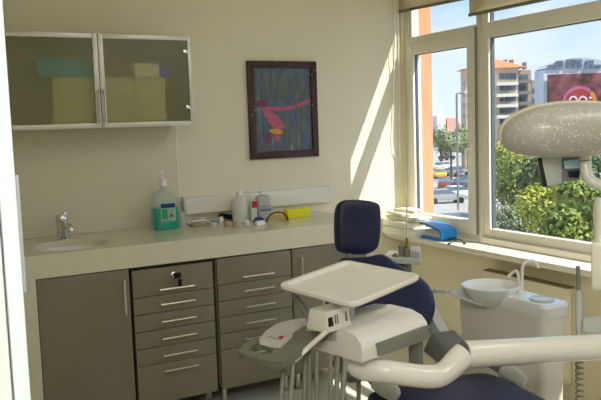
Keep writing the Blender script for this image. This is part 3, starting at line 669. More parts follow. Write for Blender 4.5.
# handle plate: loop and ramp
HP = [(238, 353), (262, 337), (278, 343), (303, 327), (308, 327), (328, 331), (281, 366), (274, 367), (245, 361)]
def plate(bm, pix, zf, th, hole=None):
    top = [onp(u, v, 2, zf(u)) for u, v in pix]; n = len(top)
    vs = [bm.verts.new(p) for p in top]; lo_ = [bm.verts.new(p-V((0, 0, th))) for p in top]; eds = [bm.edges.new((vs[i], vs[(i+1) % n])) for i in range(n)]
    e2 = [bm.edges.new((lo_[i], lo_[(i+1) % n])) for i in range(n)]
    if hole:
        h = [bm.verts.new(onp(u, v, 2, zf(u))) for u, v in hole]; hl = [bm.verts.new(q.co-V((0, 0, th))) for q in h]; m = len(h)
        eds += [bm.edges.new((h[i], h[(i+1) % m])) for i in range(m)]; e2 += [bm.edges.new((hl[i], hl[(i+1) % m])) for i in range(m)]
        for i in range(m): bm.faces.new([h[i], h[(i+1) % m], hl[(i+1) % m], hl[i]])
    bmesh.ops.triangle_fill(bm, use_beauty=True, edges=eds); bmesh.ops.triangle_fill(bm, use_beauty=True, edges=e2)
    for i in range(n): bm.faces.new([vs[i], vs[(i+1) % n], lo_[(i+1) % n], lo_[i]])
    bmesh.ops.recalc_face_normals(bm, faces=bm.faces[:])
zf = lambda u: .768+max(0, u-270)/58*.045
bm = bmesh.new(); plate(bm, [(238.5, 351), (243, 344.5), (254, 337.5), (262, 337), (277, 344), (303, 326), (312, 326), (328, 331), (284, 361), (275, 362), (245, 355)], zf, .020, [(248, 349.5), (257, 343.5), (263, 343.5), (274, 348), (271, 353.5), (262, 354)])
obj('handle', bm, M['ogrey'], t, label='grey-green grab handle loop')
bm = bmesh.new(); tube(bm, [at(293.5, 361.5, 2.06), at(310, 346, 2.06), at(327, 331, 2.05)], .0075, 10, 3); obj('handle_trim', bm, 'white', t)
bm = bmesh.new(); zq = .785; plate(bm, [(259.5, 339), (266, 330.5), (277, 323.5), (292, 319.5), (306, 318), (309, 327), (302, 330), (281, 345)], lambda u: zq, .016)
pd = obj('instrument_pad', bm, 'cream', t)
ux = (onp(284, 333, 2, zq)-onp(264, 331, 2, zq)).normalized()
a = onp(266, 336.2, 2, zq+.0006); b = onp(283.5, 341.5, 2, zq+.0006)
bm = bmesh.new(); lx_ = (b-a).normalized(); ly_ = V((0, 0, 1)).cross(lx_)
for i_ in range(7):
    c_ = a+(b-a)*(.08+.085*i_); w_ = (.0035, .005, .003, .0045, .0035, .005, .003)[i_]; h_ = (.004, .007, .004, .004, .007, .004, .004)[i_]
    prism(bm, [c_, c_+lx_*w_, c_+lx_*w_+ly_*h_, c_+ly_*h_], (0, 0, .0005))
obj('logo_print', bm, mat('grey_print', (130,104,100), .5), pd)
obj('logo_mark', B(prism, [onp(279, 336, 2, zq+.0006), onp(284, 336, 2, zq+.0006), onp(282, 339.5, 2, zq+.0006), onp(278, 339, 2, zq+.0006)], (0, 0, .0006)), 'red', pd)
# tray
n_ = V((-.077, -.067, .995)).normalized(); Ct = at(349, 281, 2.2)
def tp(u, v, dz=0): r = ray(u, v); return CAM + r*((Ct+n_*dz-CAM).dot(n_)/r.dot(n_))
cs = [tp(278, 283.5), tp(352.5, 303.5), tp(420.5, 275), tp(347.5, 258.8)]
cc = sum(cs, V())/4; ex = (cs[2]-cs[1]); ey = (cs[3]-cs[2]); L1, L2 = ((cs[2]-cs[1]).length+(cs[3]-cs[0]).length)/2, ((cs[3]-cs[2]).length+(cs[1]-cs[0]).length)/2
FT = frame3(cc, ex, ey)
def tr(hx, hy, r, z): return [FT @ V((x, y, z)) for x, y in rrect(hx, hy, r)]
hx, hy = L1/2, L2/2
bm = bmesh.new(); loft(bm, [tr(hx-.03, hy-.03, .01, -.022), tr(hx-.008, hy-.008, .02, -.020), tr(hx, hy, .024, -.012), tr(hx, hy, .024, -.003), tr(hx-.003, hy-.003, .022, 0), tr(hx-.016, hy-.016, .016, 0), tr(hx-.022, hy-.022, .012, -.010), tr(hx-.05, hy-.05, .01, -.011)])
obj('tray', bm, 'cream', t)
bm = bmesh.new(); k0 = FT @ V((-hx+.03, hy-.09, -.02)); tube(bm, [tp(293, 289, -.02)+V((0, 0, -.0)), at(296, 297, 2.26), at(306, 313, 2.24), D(-.03, .14, .80)], .011, 10); obj('tray_support', bm, 'grey', t)
bm = bmesh.new(); tube(bm, [D(.06, .13, .81), D(.06, .13, .90), FT @ V((0, 0, -.024))], .018, 12); obj('tray_post', bm, 'lgrey', t)
# swing arm
pp = [(352, 352, 2.17), (356, 364, 2.16), (366, 369.5, 2.14), (384, 371, 2.12), (404, 374, 2.12), (424, 376.5, 2.12), (438, 376, 2.125), (448, 370, 2.13), (457, 361, 2.14), (464, 355, 2.15)]
bm = bmesh.new(); tube(bm, [at(*q) for q in pp], lambda i: .0335 if i < 34 else .0335+.0045*(i-33)/11, 20, 5); obj('forearm', bm, 'cream', t)
a = at(466, 354.5, 2.155); b = at(601, 347, 2.24); d = (b-a).normalized()
e = V((COLX.x, COLX.y, b.z))
bm = bmesh.new(); tube(bm, [a-d*.002, a+d*.002, a+d*.012, a+(b-a)*.5, b, e], lambda i: (.037, .0395, .0395, .039, .039, .039)[i], 24); obj('main_arm', bm, 'cream', t)
bm = bmesh.new(); tube(bm, [a-d*.0065, a-d*.0025], .0392, 24); obj('joint_ring', bm, 'dgrey', t)
# hoses
for (u0, v0, u1, b0) in ((284.5, 357, 281, .21), (293.5, 360, 287.5, .19), (305.5, 350, 307.5, .175), (309.5, 350, 312, .15), (316.5, 352, 321, .12), (330, 354, 335.5, .07), (337.5, 357, 341, .05), (345, 361, 344, .045)):
    p0 = onp(u0, v0, 2, .76); q1 = at(u1, 401, (p0-CAM).dot(FW)-.05); k = (p0.z-.36)/(p0.z-q1.z); dv = (q1-p0)*k
    dv.x, dv.y = max(-.12, min(.12, dv.x)), max(-.12, min(.12, dv.y)); low = p0+dv
    pts = [p0+(low-p0)*f_ for f_ in (0, .25, .5, .75, 1)]+[low+V((.06, .02, -.10)), low+V((.20, .05, -.12)), D(.08, .16, .24), D(.10, .15, .36), D(.10, .14, .50), D(.10, .13, .75)]
    obj('hose', B(tube, pts, .0068, 8, 5), 'hose', t)
bm = bmesh.new(); tube(bm, [at(349, 369, 2.17), at(345, 378, 2.18), at(343, 390, 2.18), at(346, 410, 2.18), at(352, 440, 2.2)], .008, 8, 5); obj('hose', bm, 'dgrey', t)
# column
obj('column', B(lathe, [(0, .05), (.055, .05), (.055, .80), (.06, .82), (.06, .98), (.045, 1.0), (0, 1.0)], COLX, 24), 'white', t)
obj('column_base', B(lathe, [(0, 0), (.17, 0), (.17, .03), (.06, .06), (0, .06)], COLX, 28), 'white', t)

# ------------------------------------------------------------------ dental light
LB = COLX+V((0, 0, 1.001))
t = thing('dental_light', 'dusty oval dental lamp head on a curved white arm in front of the window', 'lamp', LB)
rh = V((RT.x, RT.y, 0)).normalized(); fh = V((-rh.y, rh.x, 0))
Lc = at(571, 134, 2.3)
FLm = frame3(Lc, rh*math.cos(.03)+V((0, 0, -.0)), V((0, 0, 1)))      # x right, y up, z towards camera
sA, sB, sD = .219, .083, .11
def sgn(x, e): return math.copysign(abs(x)**e, x)
bm = bmesh.new(); rings = []; nu, nv = 40, 18
for j in range(nv+1):
    ph = -math.pi/2+math.pi*j/nv
    ring_ = []
    for i in range(nu):
        th_ = 2*math.pi*i/nu; e1_, e2_ = .8, .85
        x = sA*sgn(math.cos(th_), e2_)*sgn(math.cos(ph), e1_); y = sB*sgn(math.sin(th_), e2_)*sgn(math.cos(ph), e1_); z = sD*sgn(math.sin(ph), .9)
        y += .012*(1-(x/sA)**2)
        ring_.append(FLm @ V((x, y, z)))
    rings.append(ring_)
loft(bm, rings, True); bmesh.ops.remove_doubles(bm, verts=bm.verts[:], dist=.0005); bmesh.ops.recalc_face_normals(bm, faces=bm.faces[:])
obj('shade', bm, 'speck', t)
pts = [FLm @ V((sA*sgn(math.cos(a), .85)*1.005, sB*sgn(math.sin(a), .85)*1.01+.012*math.sin(a)**2, 0)) for a in [math.pi*(1.04-1.08*i/24) for i in range(25)]]
obj('rim', B(tube, pts, .0075, 10), mat('tan_rim', (206,198,172), .4), t)
obj('bulb_housing', B(lathe, [(0, 0), (.035, 0), (.045, .06), (.03, .1), (0, .1)], FLm @ V((.06, -.045, -.02)), 16), 'dgrey', t)
arm = [at(585, 150, 2.34), at(585.5, 165, 2.34), at(587, 175, 2.335), at(592, 181.5, 2.33), at(601, 185, 2.32), at(620, 188, 2.31), at(650, 195, 2.29), V((COLX.x, COLX.y, at(668, 205, 2.27).z)), LB+V((0, 0, .02))]
obj('arm', B(tube, arm, .0185, 16, 5), 'white', t)
obj('arm_seam', B(tube, [at(585.2, 160.3, 2.34), at(585.3, 161.3, 2.34)], .0195, 16), 'dgrey', t)
obj('post', B(lathe, [(0, 0), (.05, 0), (.05, .02), (.035, .05), (.035, .11), (0, .11)], LB, 20), 'white', t)
# rear housing with small display under the shade
q = [at(541.5, 186.5, 2.34)+V((0, 0, -.0)), at(560.5, 183, 2.36), at(561.5, 155, 2.36), at(541, 157, 2.34)]
q = [at(547.5, 186.5, 2.33), at(562, 182.5, 2.37), at(562, 156, 2.37), at(541, 157.5, 2.33)]
obj('rear_panel', B(slab, q, .02, .003), 'lgrey', t)
obj('panel_edge', B(slab, [at(544, 186.7, 2.328), at(547.6, 186.7, 2.328), at(541.6, 157.5, 2.328), at(538.5, 157.8, 2.328)], .022, .001), 'black', t)
obj('switch_panel', B(slab, [at(560, 182.5, 2.375), at(580, 180, 2.375), at(580, 157, 2.375), at(560, 157, 2.375)], .012, .002), 'grey', t)
obj('display', B(slab, [at(565, 169, 2.366), at(579.5, 168, 2.366), at(579.5, 159, 2.366), at(563.5, 161, 2.366)], .004, .001), mat('sky_reflection_display', (188,222,245), .1, var=.15, scale=30), t)  # light blue base colour stands in for sky reflected in the display
obj('dark_window', B(slab, [at(569, 177, 2.366), at(579.5, 178, 2.366), at(579.5, 170, 2.366), at(568, 171, 2.366)], .004, .001), mat('dark_blue_window', (24,34,58), .15), t)

# bracket arm on the column, holder, curing handpiece
t = thing('column_bracket', 'white boxy bracket with side shelf on the lamp column at the right edge', 'bracket', at(612, 292, 2.27))
bm = bmesh.new(); tube(bm, [at(601, 247, 2.26), at(601, 232, 2.27), at(600.5, 214, 2.27), at(602, 198, 2.27)], .022, 16, 4); obj('knuckle', bm, 'white', t)
a = at(592, 238, 2.24)
obj('housing', B(hexa, [at(591, 290, 2.22), at(656, 300, 2.22), at(656, 300, 2.27), at(592, 286, 2.30), at(590.5, 242, 2.22), at(656, 246, 2.22), at(656, 246, 2.27), at(592, 241, 2.30)], .012, 3), 'white', t)
obj('shelf', B(hexa, [at(583, 333, 2.28), at(656, 340, 2.28), at(656, 336, 2.33), at(586, 330, 2.33), at(583, 318, 2.28), at(656, 322, 2.28), at(656, 318, 2.33), at(586, 316, 2.33)], .004, 2), 'lgrey', t)
t = thing('curing_handpiece', 'slim grey curing light handpiece with coiled cord at the right edge', 'handpiece', at(579, 335, 2.30))
obj('body', B(tube, [at(579.2, 336, 2.30), at(579, 325, 2.30), at(578.8, 296, 2.30), at(578.6, 290, 2.30)], lambda i: (.009, .011, .011, .0075)[i], 12), 'lgrey', t)
obj('tip', B(tube, [at(578.6, 290, 2.30), at(577.8, 266, 2.30)], .0062, 10), 'grey', t)
c0, c1 = at(579.3, 336, 2.30), at(580, 430, 2.30)
pts = [c0+(c1-c0)*s for s in (0, .2)]
for i in range(180):
    s = .22+.78*i/180; a_ = i*2*math.pi/14; pts.append(c0+(c1-c0)*s+rh*math.cos(a_)*.0115+fh*math.sin(a_)*.0115)
obj('coil_cord', B(tube, pts, .0026, 6), 'grey', t)

# ------------------------------------------------------------------ cuspidor
t = thing('cuspidor', 'white spittoon unit with round bowl, slim taps and cup stand beside the chair', 'cuspidor', (-.79, -1.9, 0))
bm = bmesh.new(); bc = V((-.836, -1.745, .735))
loft(bm, [[(-.788+x, -1.80+y, 0) for x, y in rrect(.055, .23, .025)], [(-.788+x, -1.80+y, .40) for x, y in rrect(.060, .235, .03)], [(-.788+x, -1.80+y, .672) for x, y in rrect(.064, .242, .03)]]); obj('body', bm, 'white', t)
bm = bmesh.new(); loft(bm, [[(-.788+x, -1.815+y, .673) for x, y in rrect(.066, .236, .03)], [(-.788+x, -1.815+y, .708) for x, y in rrect(.068, .240, .032)], [(-.788+x, -1.815+y, .72) for x, y in rrect(.060, .232, .028)]]); obj('top_slab', bm, 'porc', t)
obj('bowl', B(lathe, [(0, -.075), (.035, -.075), (.075, -.05), (.105, -.012), (.114, .005), (.116, .010), (.112, .013), (.106, .008), (.094, -.014), (.06, -.042), (.02, -.052), (0, -.053)], bc, 36), 'porc', t)
obj('drain', B(lathe, [(0, .003), (.012, .003), (.014, 0)], bc-V((0, 0, .053)), 16), 'chrome', t)
cpos = onp(542, 299.5, 2, .72)
obj('cup_ring', B(lathe, [(.030, 0), (.046, 0), (.047, .004), (.044, .006), (.038, .002), (.030, .001)], cpos+V((0, 0, .0005)), 28), 'lgrey', t)
obj('cup_grid', B(lathe, [(0, .0015), (.034, .0015), (.034, .003), (0, .003)], cpos+V((0, 0, .0005)), 20), 'steel', t)
f0 = onp(521.5, 293, 2, .72); dd = (f0-CAM).dot(FW)
obj('cup_filler', B(tube, [f0, at(522, 280, dd), at(522.3, 269, dd), at(524, 263.5, dd), at(529, 261, dd), at(535, 262, dd), at(538.5, 268, dd)], .0062, 10, 5), 'white', t)
f1 = onp(519.5, 292, 2, .72); d1_ = (f1-CAM).dot(FW)
obj('bowl_rinse', B(tube, [f1, at(519, 283, d1_), at(518, 274, d1_), at(515.5, 271, d1_), at(511, 274, d1_+.02), at(507.5, 277.5, d1_+.02)], .0065, 10, 5), 'white', t)
obj('tap_base', B(lathe, [(0, 0), (.016, 0), (.014, .012), (.009, .03), (0, .03)], (f0+f1)/2+V((0, 0, .0005)), 16), 'white', t)
bm = bmesh.new(); w0 = at(452, 291.5, 3.02); slab(bm, [at(450, 292.5, 3.0), at(482, 304, 2.94), at(478, 291, 3.05), at(462, 287, 3.1)], .012, .004); obj('side_wing', bm, 'lgrey', t)
# assistant arm + holder
t = thing('assistant_holder', 'small grey instrument holder on a thin arm behind the chair backrest', 'holder', at(405, 262, 3.3))
bm = bmesh.new(); tube(bm, [at(449, 292, 3.04), at(440, 291, 3.08), at(425, 291, 3.2), at(414, 285, 3.28), at(408, 268, 3.3), at(407, 260, 3.3)], .0085, 10, 5); obj('holder_arm', bm, 'lgrey', t)
HZ = at(402, 255, 3.3).z
bm = bmesh.new(); slab(bm, [onp(381, 257, 2, HZ), onp(421, 260.5, 2, HZ), onp(421, 252, 2, HZ), onp(389, 250, 2, HZ)], .022, .004); obj('holder_plate', bm, 'lgrey', t)
bm = bmesh.new(); prism(bm, [onp(u, v, 2, HZ+.0005) for u, v in ((410, 257), (420, 258.5), (420.5, 252.5), (411, 252))], (0, 0, .03), .004); obj('holder_cup', bm, 'lgrey', t)
def tool(name, label, parts):
    p = at(*parts[0][0][0]); t = thing(name, label, 'handpiece', p)
    for pts, r, m, nm in parts: obj(nm, B(tube, [at(*q) for q in pts], r, 10), m, t)
tool('suction_handpiece', 'short stubby grey suction handpiece in the holder behind the backrest', [([(402.5, 259, 3.28), (401.8, 245.5, 3.28)], .017, 'grey', 'body'), ([(402.5, 259.2, 3.28), (404.5, 268, 3.28)], .012, 'hose', 'hose')])
tool('syringe_handpiece', 'slim grey syringe with brass neck and long thin needle in the holder', [([(407.5, 258, 3.26), (407, 253, 3.26), (406.5, 249, 3.26)], .017, 'dgrey', 'body'), ([(407, 249, 3.26), (407, 243, 3.26), (407, 238, 3.26)], .007, 'brass', 'neck'), ([(407, 238, 3.26), (407, 200, 3.26)], .0035, 'steel', 'needle'), ([(407.5, 258.3, 3.26), (409, 272, 3.26)], .014, 'hose', 'hose')])
tool('suction_handpiece', 'thin tan suction tube at the left side of the holder', [([(393.5, 254, 3.27), (397, 258, 3.27), (399.5, 266, 3.27)], .011, 'brass', 'body')])

# ------------------------------------------------------------------ outside
G = -7.0
M['asph'] = mat('asphalt', (160,158,152), .9, var=.15, scale=.2)
M['facade'] = mat('orange_facade', (240,142,104), .85, var=.04, scale=3)
M['leafA'] = mat('leaf_green', (118,132,54), .6, var=.35, scale=1.2)
M['leafB'] = mat('leaf_yellow_green', (158,160,58), .6, var=.3, scale=1.2)
M['leafC'] = mat('leaf_dark_green', (78,98,52), .6, var=.35, scale=1.2)
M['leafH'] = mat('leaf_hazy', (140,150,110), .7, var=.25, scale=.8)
M['trunk'] = mat('bark', (88,72,56), .9, var=.2)
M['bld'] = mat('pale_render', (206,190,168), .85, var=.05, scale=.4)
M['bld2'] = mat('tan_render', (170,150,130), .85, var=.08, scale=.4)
M['bldw'] = mat('office_white', (206,208,214), .6, var=.03, scale=.4)
M['win'] = mat('window_dark', (92,106,122), .25, var=.25, scale=.8)
M['roof'] = mat('orange_tiles', (214,128,84), .8, var=.12, scale=2)
struct('street_ground', bx((3, -60, G-.3), (420, 520, G)), 'asph')
struct('facade_pillar', bx((.161, .10, G), (.355, .40, 6.5)), 'facade')
def F(u, v, d):
    r = ray(u, v); return CAM + r*(d/r.dot(fh))
def fbox(bm, u0, v0, u1, v1, d, dep, bev=0):      # box facing the viewer, base/top from survey
    vm = v0 if v1 is None else (v0+v1)/2; a = F(u0, vm, d); b = F(u1, vm, d); zt = F((u0+u1)/2, v0, d).z; zb = G if v1 is None else F((u0+u1)/2, v1, d).z
    w = (b-a).dot(rh); a = V((a.x, a.y, 0)); p = [a, a+rh*w, a+rh*w+fh*dep, a+fh*dep]
    hexa(bm, [q+V((0, 0, zb)) for q in p]+[q+V((0, 0, zt)) for q in p], bev)
def vground(d): return 200+ (125-200) + (1.4-G)/d*FPX
def building(name, label, u0, v0, u1, d, dep, m):
    t = thing(name, label, 'building', V((F(u0, 120, d).x, F(u0, 120, d).y, G)))
    bm = bmesh.new(); fbox(bm, u0, v0, u1, None, d, dep); obj('wall', bm, m, t); return t
# apartment block
t = building('apartment_building', 'pale apartment block with orange tiled roof, left of the billboard', 465.5, 68, 518, 130, 4, 'bld')
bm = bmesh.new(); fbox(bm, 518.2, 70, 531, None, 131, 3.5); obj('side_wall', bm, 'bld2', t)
a, b = F(463, 69.5, 129), F(527, 68.5, 129)
bm = bmesh.new(); z0 = F(495, 68, 129).z+.02; A_ = [V((a.x, a.y, z0)), V((b.x, b.y, z0)), V((b.x, b.y, z0))+fh*6, V((a.x, a.y, z0))+fh*6]
r0 = A_[0]+rh*5.4+fh*3; r1 = A_[1]-rh*4.6+fh*3; r0.z = r1.z = z0+1.75
vs = [bm.verts.new(p) for p in A_+[r0, r1]]
for f_ in ((0, 1, 5, 4), (1, 2, 5), (2, 3, 4, 5), (3, 0, 4), (3, 2, 1, 0)): bm.faces.new([vs[i] for i in f_])
rf = obj('roof', bm, 'roof', t)
bm = bmesh.new()
for u in (505, 511, 524): fbox(bm, u, 59.5 if u < 520 else 62, u+2.6, 69, 132.5, 1.2)
obj('chimney', bm, 'dgrey', rf)
for (v0, v1) in ((73.5, 79.5), (86, 90.5), (97, 101.5), (108, 113), (119, 124)):
    bm = bmesh.new()
    for (a, b) in ((470.5, 474), (500, 504), (505.2, 508.5), (509.5, 516)): fbox(bm, a, v0, b, v1, 129.8, .4)
    obj('window', bm, 'win', t)
for v in (82, 93.5, 104, 115):
    bm = bmesh.new(); fbox(bm, 497, v, 518.5, v+3.2, 128.4, 1.5); obj('balcony', bm, mat('balcony_band', (222,214,200), .8), t)
    bm = bmesh.new(); fbox(bm, 465, v-1, 470, v+3, 128.2, 1.7); obj('balcony', bm, 'bld2', t)
    bm = bmesh.new(); fbox(bm, 519, v-2.5, 531.6, v+.8, 129.6, 1.3); obj('balcony', bm, 'dgrey', t)
    bm = bmesh.new(); fbox(bm, 520.5, v-7.5, 528, v-3, 130.8, .4); obj('window', bm, 'win', t)
t = building('apartment_building', 'low plain tan building between the apartment block and the billboard office', 532, 80, 543, 160, 12, 'bld2')
for v in (88, 98, 108):
    bm = bmesh.new(); fbox(bm, 533.5, v, 537, v+4, 159.8, .4); fbox(bm, 538.5, v, 542, v+4, 159.8, .4); obj('window', bm, 'win', t)
# office with arched roof and billboard
t = building('office_building', 'grey-white office with an arched glazed roof carrying the red billboard', 543.5, 68.5, 618, 105, 4, 'bldw')
u0, u1 = 543, 619; arcp = []
for i in range(17):
    s = i/16; u = u0+(u1-u0)*s; v = 69-11.5*math.sin(math.pi*s)**.75; arcp.append(F(u, v, 104.9))
base = [F(u0, 69, 104.9), F(u1, 69, 104.9)]
for q in arcp+base: q -= fh*0
def flatp(p): # bring to the facade plane
    o = F(543.5, 68.5, 104.9); k = (p-o).dot(fh); return p-fh*k
ap = [flatp(p) for p in arcp]; bm = bmesh.new(); prism(bm, ap, fh*3.9); obj('arched_roof', bm, mat('arch_grey', (172,180,190), .6), t)
for (a, b, v0, v1) in ((548.5, 553.5, 64.8, 67.6), (554.5, 559, 64.6, 67.6), (560, 563.5, 64.4, 67.6), (567, 572, 63.8, 67.4), (573, 577.5, 63.6, 67.4), (578.5, 582, 63.6, 67.4), (585.5, 590, 64, 67.6), (591, 595.5, 64.3, 67.8), (597, 601, 64.6, 68), (556, 563.5, 60.6, 63.4), (567, 574, 59.4, 62.6), (575, 582, 59.2, 62.6), (586, 594, 60.3, 63.3)):
    bm = bmesh.new(); fbox(bm, a, v0, b, v1, 104.7, .3); obj('window', bm, 'win', t)
def bbmat():
    m = mat('billboard_print', (108,58,64), .6, var=.95, scale=.7); return m
bm = bmesh.new(); fbox(bm, 548.7, 73.5, 612, 130, 104.2, .5); bb = obj('billboard', bm, bbmat(), t)
def disc(u, v, r, d, m, nm, a0=0, a1=math.pi, rin=0, par=None):
    c = flatp(F(u, v, 104.9))-fh*(104.9-d); k = r*d/FPX; ki = rin*d/FPX; n = 20; bm = bmesh.new()
    up = V((0, 0, 1)); o_ = [c+rh*math.cos(a0+(a1-a0)*i/n)*k+up*math.sin(a0+(a1-a0)*i/n)*k for i in range(n+1)]
    i_ = [c+rh*math.cos(a0+(a1-a0)*i/n)*ki+up*math.sin(a0+(a1-a0)*i/n)*ki for i in range(n, -1, -1)] if rin else ([c] if a1-a0 < 6 else [])
    prism(bm, o_+i_, fh*.1); return obj(nm, bm, m, par or t)
disc(577, 104, 17.5, 103.98, mat('pink_glow_print', (160,84,116), .6, var=.2, scale=.7), 'glow_arc', 0, math.pi, 14.5, bb)
disc(577, 104, 14.4, 103.95, mat('red_sun_print', (146,48,44), .6, var=.2, scale=.7), 'red_dome', 0, math.pi, 0, bb)
disc(577, 104, 17.5, 103.9, mat('orange_glow_print', (206,128,62), .6, var=.2, scale=.7), 'orange_arc', .12, .75, 13.5, bb)
for u in (570.5, 580): disc(u, 100.5, 4.4, 103.8, mat('pale_letter', (214,190,196), .6), 'letter_ring', 0, 2*math.pi-.001, 2.7, bb)
for v in (98, 102): disc(587.5, v, 1.1, 103.8, 'wht', 'letter_dot', 0, 2*math.pi-.001, .2, bb)
# far pink buildings
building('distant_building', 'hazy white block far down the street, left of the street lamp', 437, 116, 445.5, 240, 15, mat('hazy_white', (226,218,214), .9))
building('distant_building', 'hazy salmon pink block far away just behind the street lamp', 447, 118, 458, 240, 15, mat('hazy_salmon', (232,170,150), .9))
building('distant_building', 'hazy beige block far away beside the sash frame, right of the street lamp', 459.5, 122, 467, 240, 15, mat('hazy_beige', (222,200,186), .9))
# street lamp
bs = F(457, 120, 70); bs.z = G; tpz = F(457, 93.5, 70).z
t = thing('street_lamp', 'tall grey street lamp with a short arm seen through the left pane', 'street lamp', bs)
top = V((bs.x, bs.y, tpz)); top += rh*((F(457, 93.5, 70)-top).dot(rh))*.0
obj('pole', B(tube, [bs, top], .10, 8), 'grey', t); obj('arm', B(tube, [top, top+rh*.85+V((0, 0, .05))], .07, 8), 'grey', t); obj('lamp_head', B(box, top+rh*.8+V((-.2, -.1, .0)), top+rh*.8+V((.25, .15, .14)), .03), 'lgrey', t)
# trees
def tree(u, v, d, r, lm, label, sz=.16, n=2600, sq=.85):
    sz *= .8; n = int(n*1.4)
    c = F(u, v, d); t = thing('leafy_tree', label, 'tree', V((c.x, c.y, G)), 0, 'trees outside the window')
    bm = bmesh.new(); rnd = random.Random(int(u*7+v*3+d))
    lumps = [(V((0, 0, 0)), r*.75)]+[(V((rnd.uniform(-1, 1), rnd.uniform(-1, 1), rnd.uniform(-.7, .7))).normalized()*r*.55, r*rnd.uniform(.34, .55)) for _ in range(11)]
    for _ in range(n):
        lc, lr = lumps[rnd.randrange(len(lumps))]; dv = V((rnd.gauss(0, 1), rnd.gauss(0, 1), rnd.gauss(0, 1))).normalized()
        p = c+lc+V((dv.x, dv.y, dv.z*sq))*lr*(rnd.random()**.25); nn = (dv+V((rnd.uniform(-.8, .8), rnd.uniform(-.8, .8), rnd.uniform(-.2, .9)))).normalized()
        a = nn.orthogonal().normalized(); b = nn.cross(a); s = sz*rnd.uniform(.6, 1.3); an = rnd.uniform(0, 6.28); a, b = a*math.cos(an)+b*math.sin(an), b*math.cos(an)-a*math.sin(an)
        bm.faces.new([bm.verts.new(p+a*s), bm.verts.new(p+b*s*.6), bm.verts.new(p-a*s), bm.verts.new(p-b*s*.6)])
    obj('foliage', bm, lm, t)
    bm = bmesh.new(); tube(bm, [V((c.x, c.y, G)), c-V((0, 0, r*.5)), c+V((.2, 0, r*.2))], lambda i: (.22, .16, .06)[i]*r/2.5, 8)
    for k in range(4): tube(bm, [c-V((0, 0, r*.6)), c+V((math.cos(k*1.6), math.sin(k*1.6), .2))*r*.5], .05*r/2.5, 6)
    obj('trunk', bm, 'trunk', t)
tree(512, 176, 50, 2.7, M['leafA'], 'mid green tree filling the left of the right window, below the apartment block', .17)
tree(545, 180, 36, 2.4, M['leafC'], 'dark green tree behind the lamp head, centre of the right window', .17)
tree(589, 175, 46, 3.3, M['leafC'], 'dark green tree at the right edge of the window under the billboard', .17)
tree(562, 204, 28, 2.0, M['leafB'], 'bright yellow-green bushy tree low in the centre of the right window', .13, 3200)
tree(597, 218, 21, 1.6, M['leafA'], 'nearest green tree low at the right edge of the window', .12, 3000)
tree(503, 160, 64, 2.4, M['leafB'], 'small yellowish tree under the left end of the lamp head', .17)
tree(570, 240, 19, 1.0, M['leafA'], 'low green bush just above the right end of the window frame', .10, 2200)
tree(497, 241, 24, .6, M['leafC'], 'small dark bush at the lower left corner of the right window', .10, 1200)
tree(522, 245, 22, .5, M['leafA'], 'small green bush low behind the bottom rail of the right window', .10, 1200)
tree(512, 226, 33, 1.3, M['leafH'], 'greyish low bush left of centre behind the bottom of the right window', .10, 2600)
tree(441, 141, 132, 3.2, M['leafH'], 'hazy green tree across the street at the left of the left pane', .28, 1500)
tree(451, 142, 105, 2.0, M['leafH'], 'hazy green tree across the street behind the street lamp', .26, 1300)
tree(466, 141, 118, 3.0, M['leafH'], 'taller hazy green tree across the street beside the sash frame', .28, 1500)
# cars
def car(u, v, rz, paint, label, first=None):
    p = onp(u, v, 2, G)
    if first is None:
        t = thing('parked_car', label, 'car', p, rz, 'cars on the street')
        bm = bmesh.new(); prof = [(-2.2, .35), (-2.25, .7), (-2.1, .9), (-1.3, 1.0), (1.0, .98), (2.0, .82), (2.2, .65), (2.2, .35)]
        prism(bm, [(x, -.85, z) for x, z in prof], (0, 1.7, 0), .06); obj('body', bm, paint, t, True)
        bm = bmesh.new(); prism(bm, [(x, -.72, z) for x, z in ((-1.75, .98), (-1.2, 1.42), (.25, 1.45), (1.05, .98))], (0, 1.44, 0), .05); obj('cabin', bm, 'win', t, True)
        bm = bmesh.new(); box(bm, (-1.15, -.68, 1.42), (.22, .68, 1.47), .02); obj('roof', bm, paint, t, True)
        for x in (-1.4, 1.4):
            for y in (-.8, .8): obj('wheel', B(lathe, [(0, -.1), (.32, -.1), (.32, .1), (0, .1)], (x, y, .32), 14, R=Matrix.Rotation(math.pi/2, 3, 'X')), 'black', t, True)
        return t
    t = copytree(first); t.location = p; t.rotation_euler = (0, 0, rz); t['label'] = label
    for ch in t.children:
        if ch.name.split('.')[0] in ('body', 'roof'): ch.data = ch.data.copy(); ch.data.materials[0] = paint
    return t
W_ = mat('car_white', (235,235,235), .25, coat=.5); S_ = mat('car_silver', (170,174,178), .3, .5); D_ = mat('car_dark', (60,62,68), .3); Y_ = mat('car_yellow', (232,190,40), .3); R_ = mat('car_maroon', (130,50,46), .3)
c0 = car(459, 199, -.3, W_, 'large white car nearest in the left pane')
for (u, v, r, m, l) in ((445, 203, -.35, S_, 'silver car ahead of the nearest white car'), (445, 189, .9, R_, 'maroon car parked in the row behind the white car'), (463, 190, .5, D_, 'dark car directly behind the nearest white car, beside the sash frame'), (440, 178, .95, Y_, 'yellow taxi beside the orange pillar in the left pane'), (444, 170, .2, W_, 'smaller white car further back in the left pane'), (457, 175.5, .3, S_, 'silver car far back on the street near the lamp pole'), (447, 160, .3, D_, 'dark far car furthest back on the street in the left pane')):
    car(u, v, r, m, l, c0)

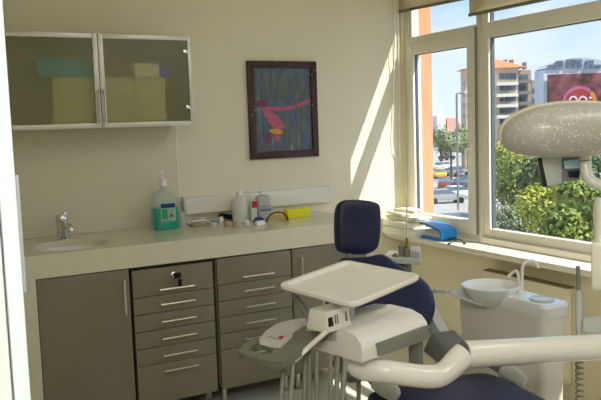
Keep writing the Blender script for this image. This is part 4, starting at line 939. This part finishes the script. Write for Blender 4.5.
# ------------------------------------------------------------------ light
w = bpy.data.worlds.new('sky'); C.world = w; w.use_nodes = True; N = w.node_tree.nodes; L = w.node_tree.links
bg = N['Background']; tc = N.new('ShaderNodeTexCoord'); sp = N.new('ShaderNodeSeparateXYZ'); L.new(tc.outputs['Generated'], sp.inputs[0])
rp = N.new('ShaderNodeValToRGB'); e = rp.color_ramp.elements
e[0].position = .0; e[0].color = s2l((200,208,218))+(1,); e[1].position = .75; e[1].color = s2l((112,156,214))+(1,)
x = e.new(.06); x.color = s2l((190,206,222))+(1,); x = e.new(.16); x.color = s2l((160,188,222))+(1,)
L.new(sp.outputs['Z'], rp.inputs[0])
nz = N.new('ShaderNodeTexNoise'); nz.inputs['Scale'].default_value = 5; nz.inputs['Detail'].default_value = 6; mp = N.new('ShaderNodeMapping'); mp.inputs['Scale'].default_value = (1, 1, 3); L.new(tc.outputs['Generated'], mp.inputs[0]); L.new(mp.outputs[0], nz.inputs['Vector'])
r2 = N.new('ShaderNodeValToRGB'); r2.color_ramp.elements[0].position = .5; r2.color_ramp.elements[1].position = .75; L.new(nz.outputs['Fac'], r2.inputs[0])
mx = N.new('ShaderNodeMix'); mx.data_type = 'RGBA'; L.new(r2.outputs[0], mx.inputs[0]); L.new(rp.outputs[0], mx.inputs[6]); mx.inputs[7].default_value = s2l((206,210,216))+(1,)
L.new(mx.outputs[2], bg.inputs['Color']); bg.inputs['Strength'].default_value = 1.7
sd = bpy.data.lights.new('sun', 'SUN'); so = bpy.data.objects.new('sun', sd); COL.objects.link(so)
sd.energy = 8.0; sd.angle = math.radians(.55); sd.color = (1, .95, .87)
dirv = V((-.676, 1, -1.46)).normalized(); so.rotation_euler = dirv.to_track_quat('-Z', 'Y').to_euler(); so.location = (6, -8, 12)
def area(name, loc, tgt, sx, sy, e, col):
    ld = bpy.data.lights.new(name, 'AREA'); ld.shape = 'RECTANGLE'; ld.size = sx; ld.size_y = sy; ld.energy = e; ld.color = col
    o = bpy.data.objects.new(name, ld); COL.objects.link(o); o.location = loc; o.rotation_euler = (V(tgt)-V(loc)).to_track_quat('-Z', 'Y').to_euler(); return o
area('corridor_light', (-3.2, -4.6, 2.55), (-3.0, -3.2, 1.2), 1.0, .8, 56, (.93, .97, 1))
area('room_fill_light', (-.95, -3.0, 2.55), (-1.0, -1.7, .7), .9, .9, 15, (1, .98, .94))  # added out-of-view fill lamp, brightens window frames and delivery unit
C.view_settings.view_transform = 'Standard'; C.view_settings.look = 'None'; C.view_settings.exposure = 0
C.cycles.use_denoising = True; C.cycles.max_bounces = 12; C.cycles.diffuse_bounces = 6; C.cycles.transparent_max_bounces = 16
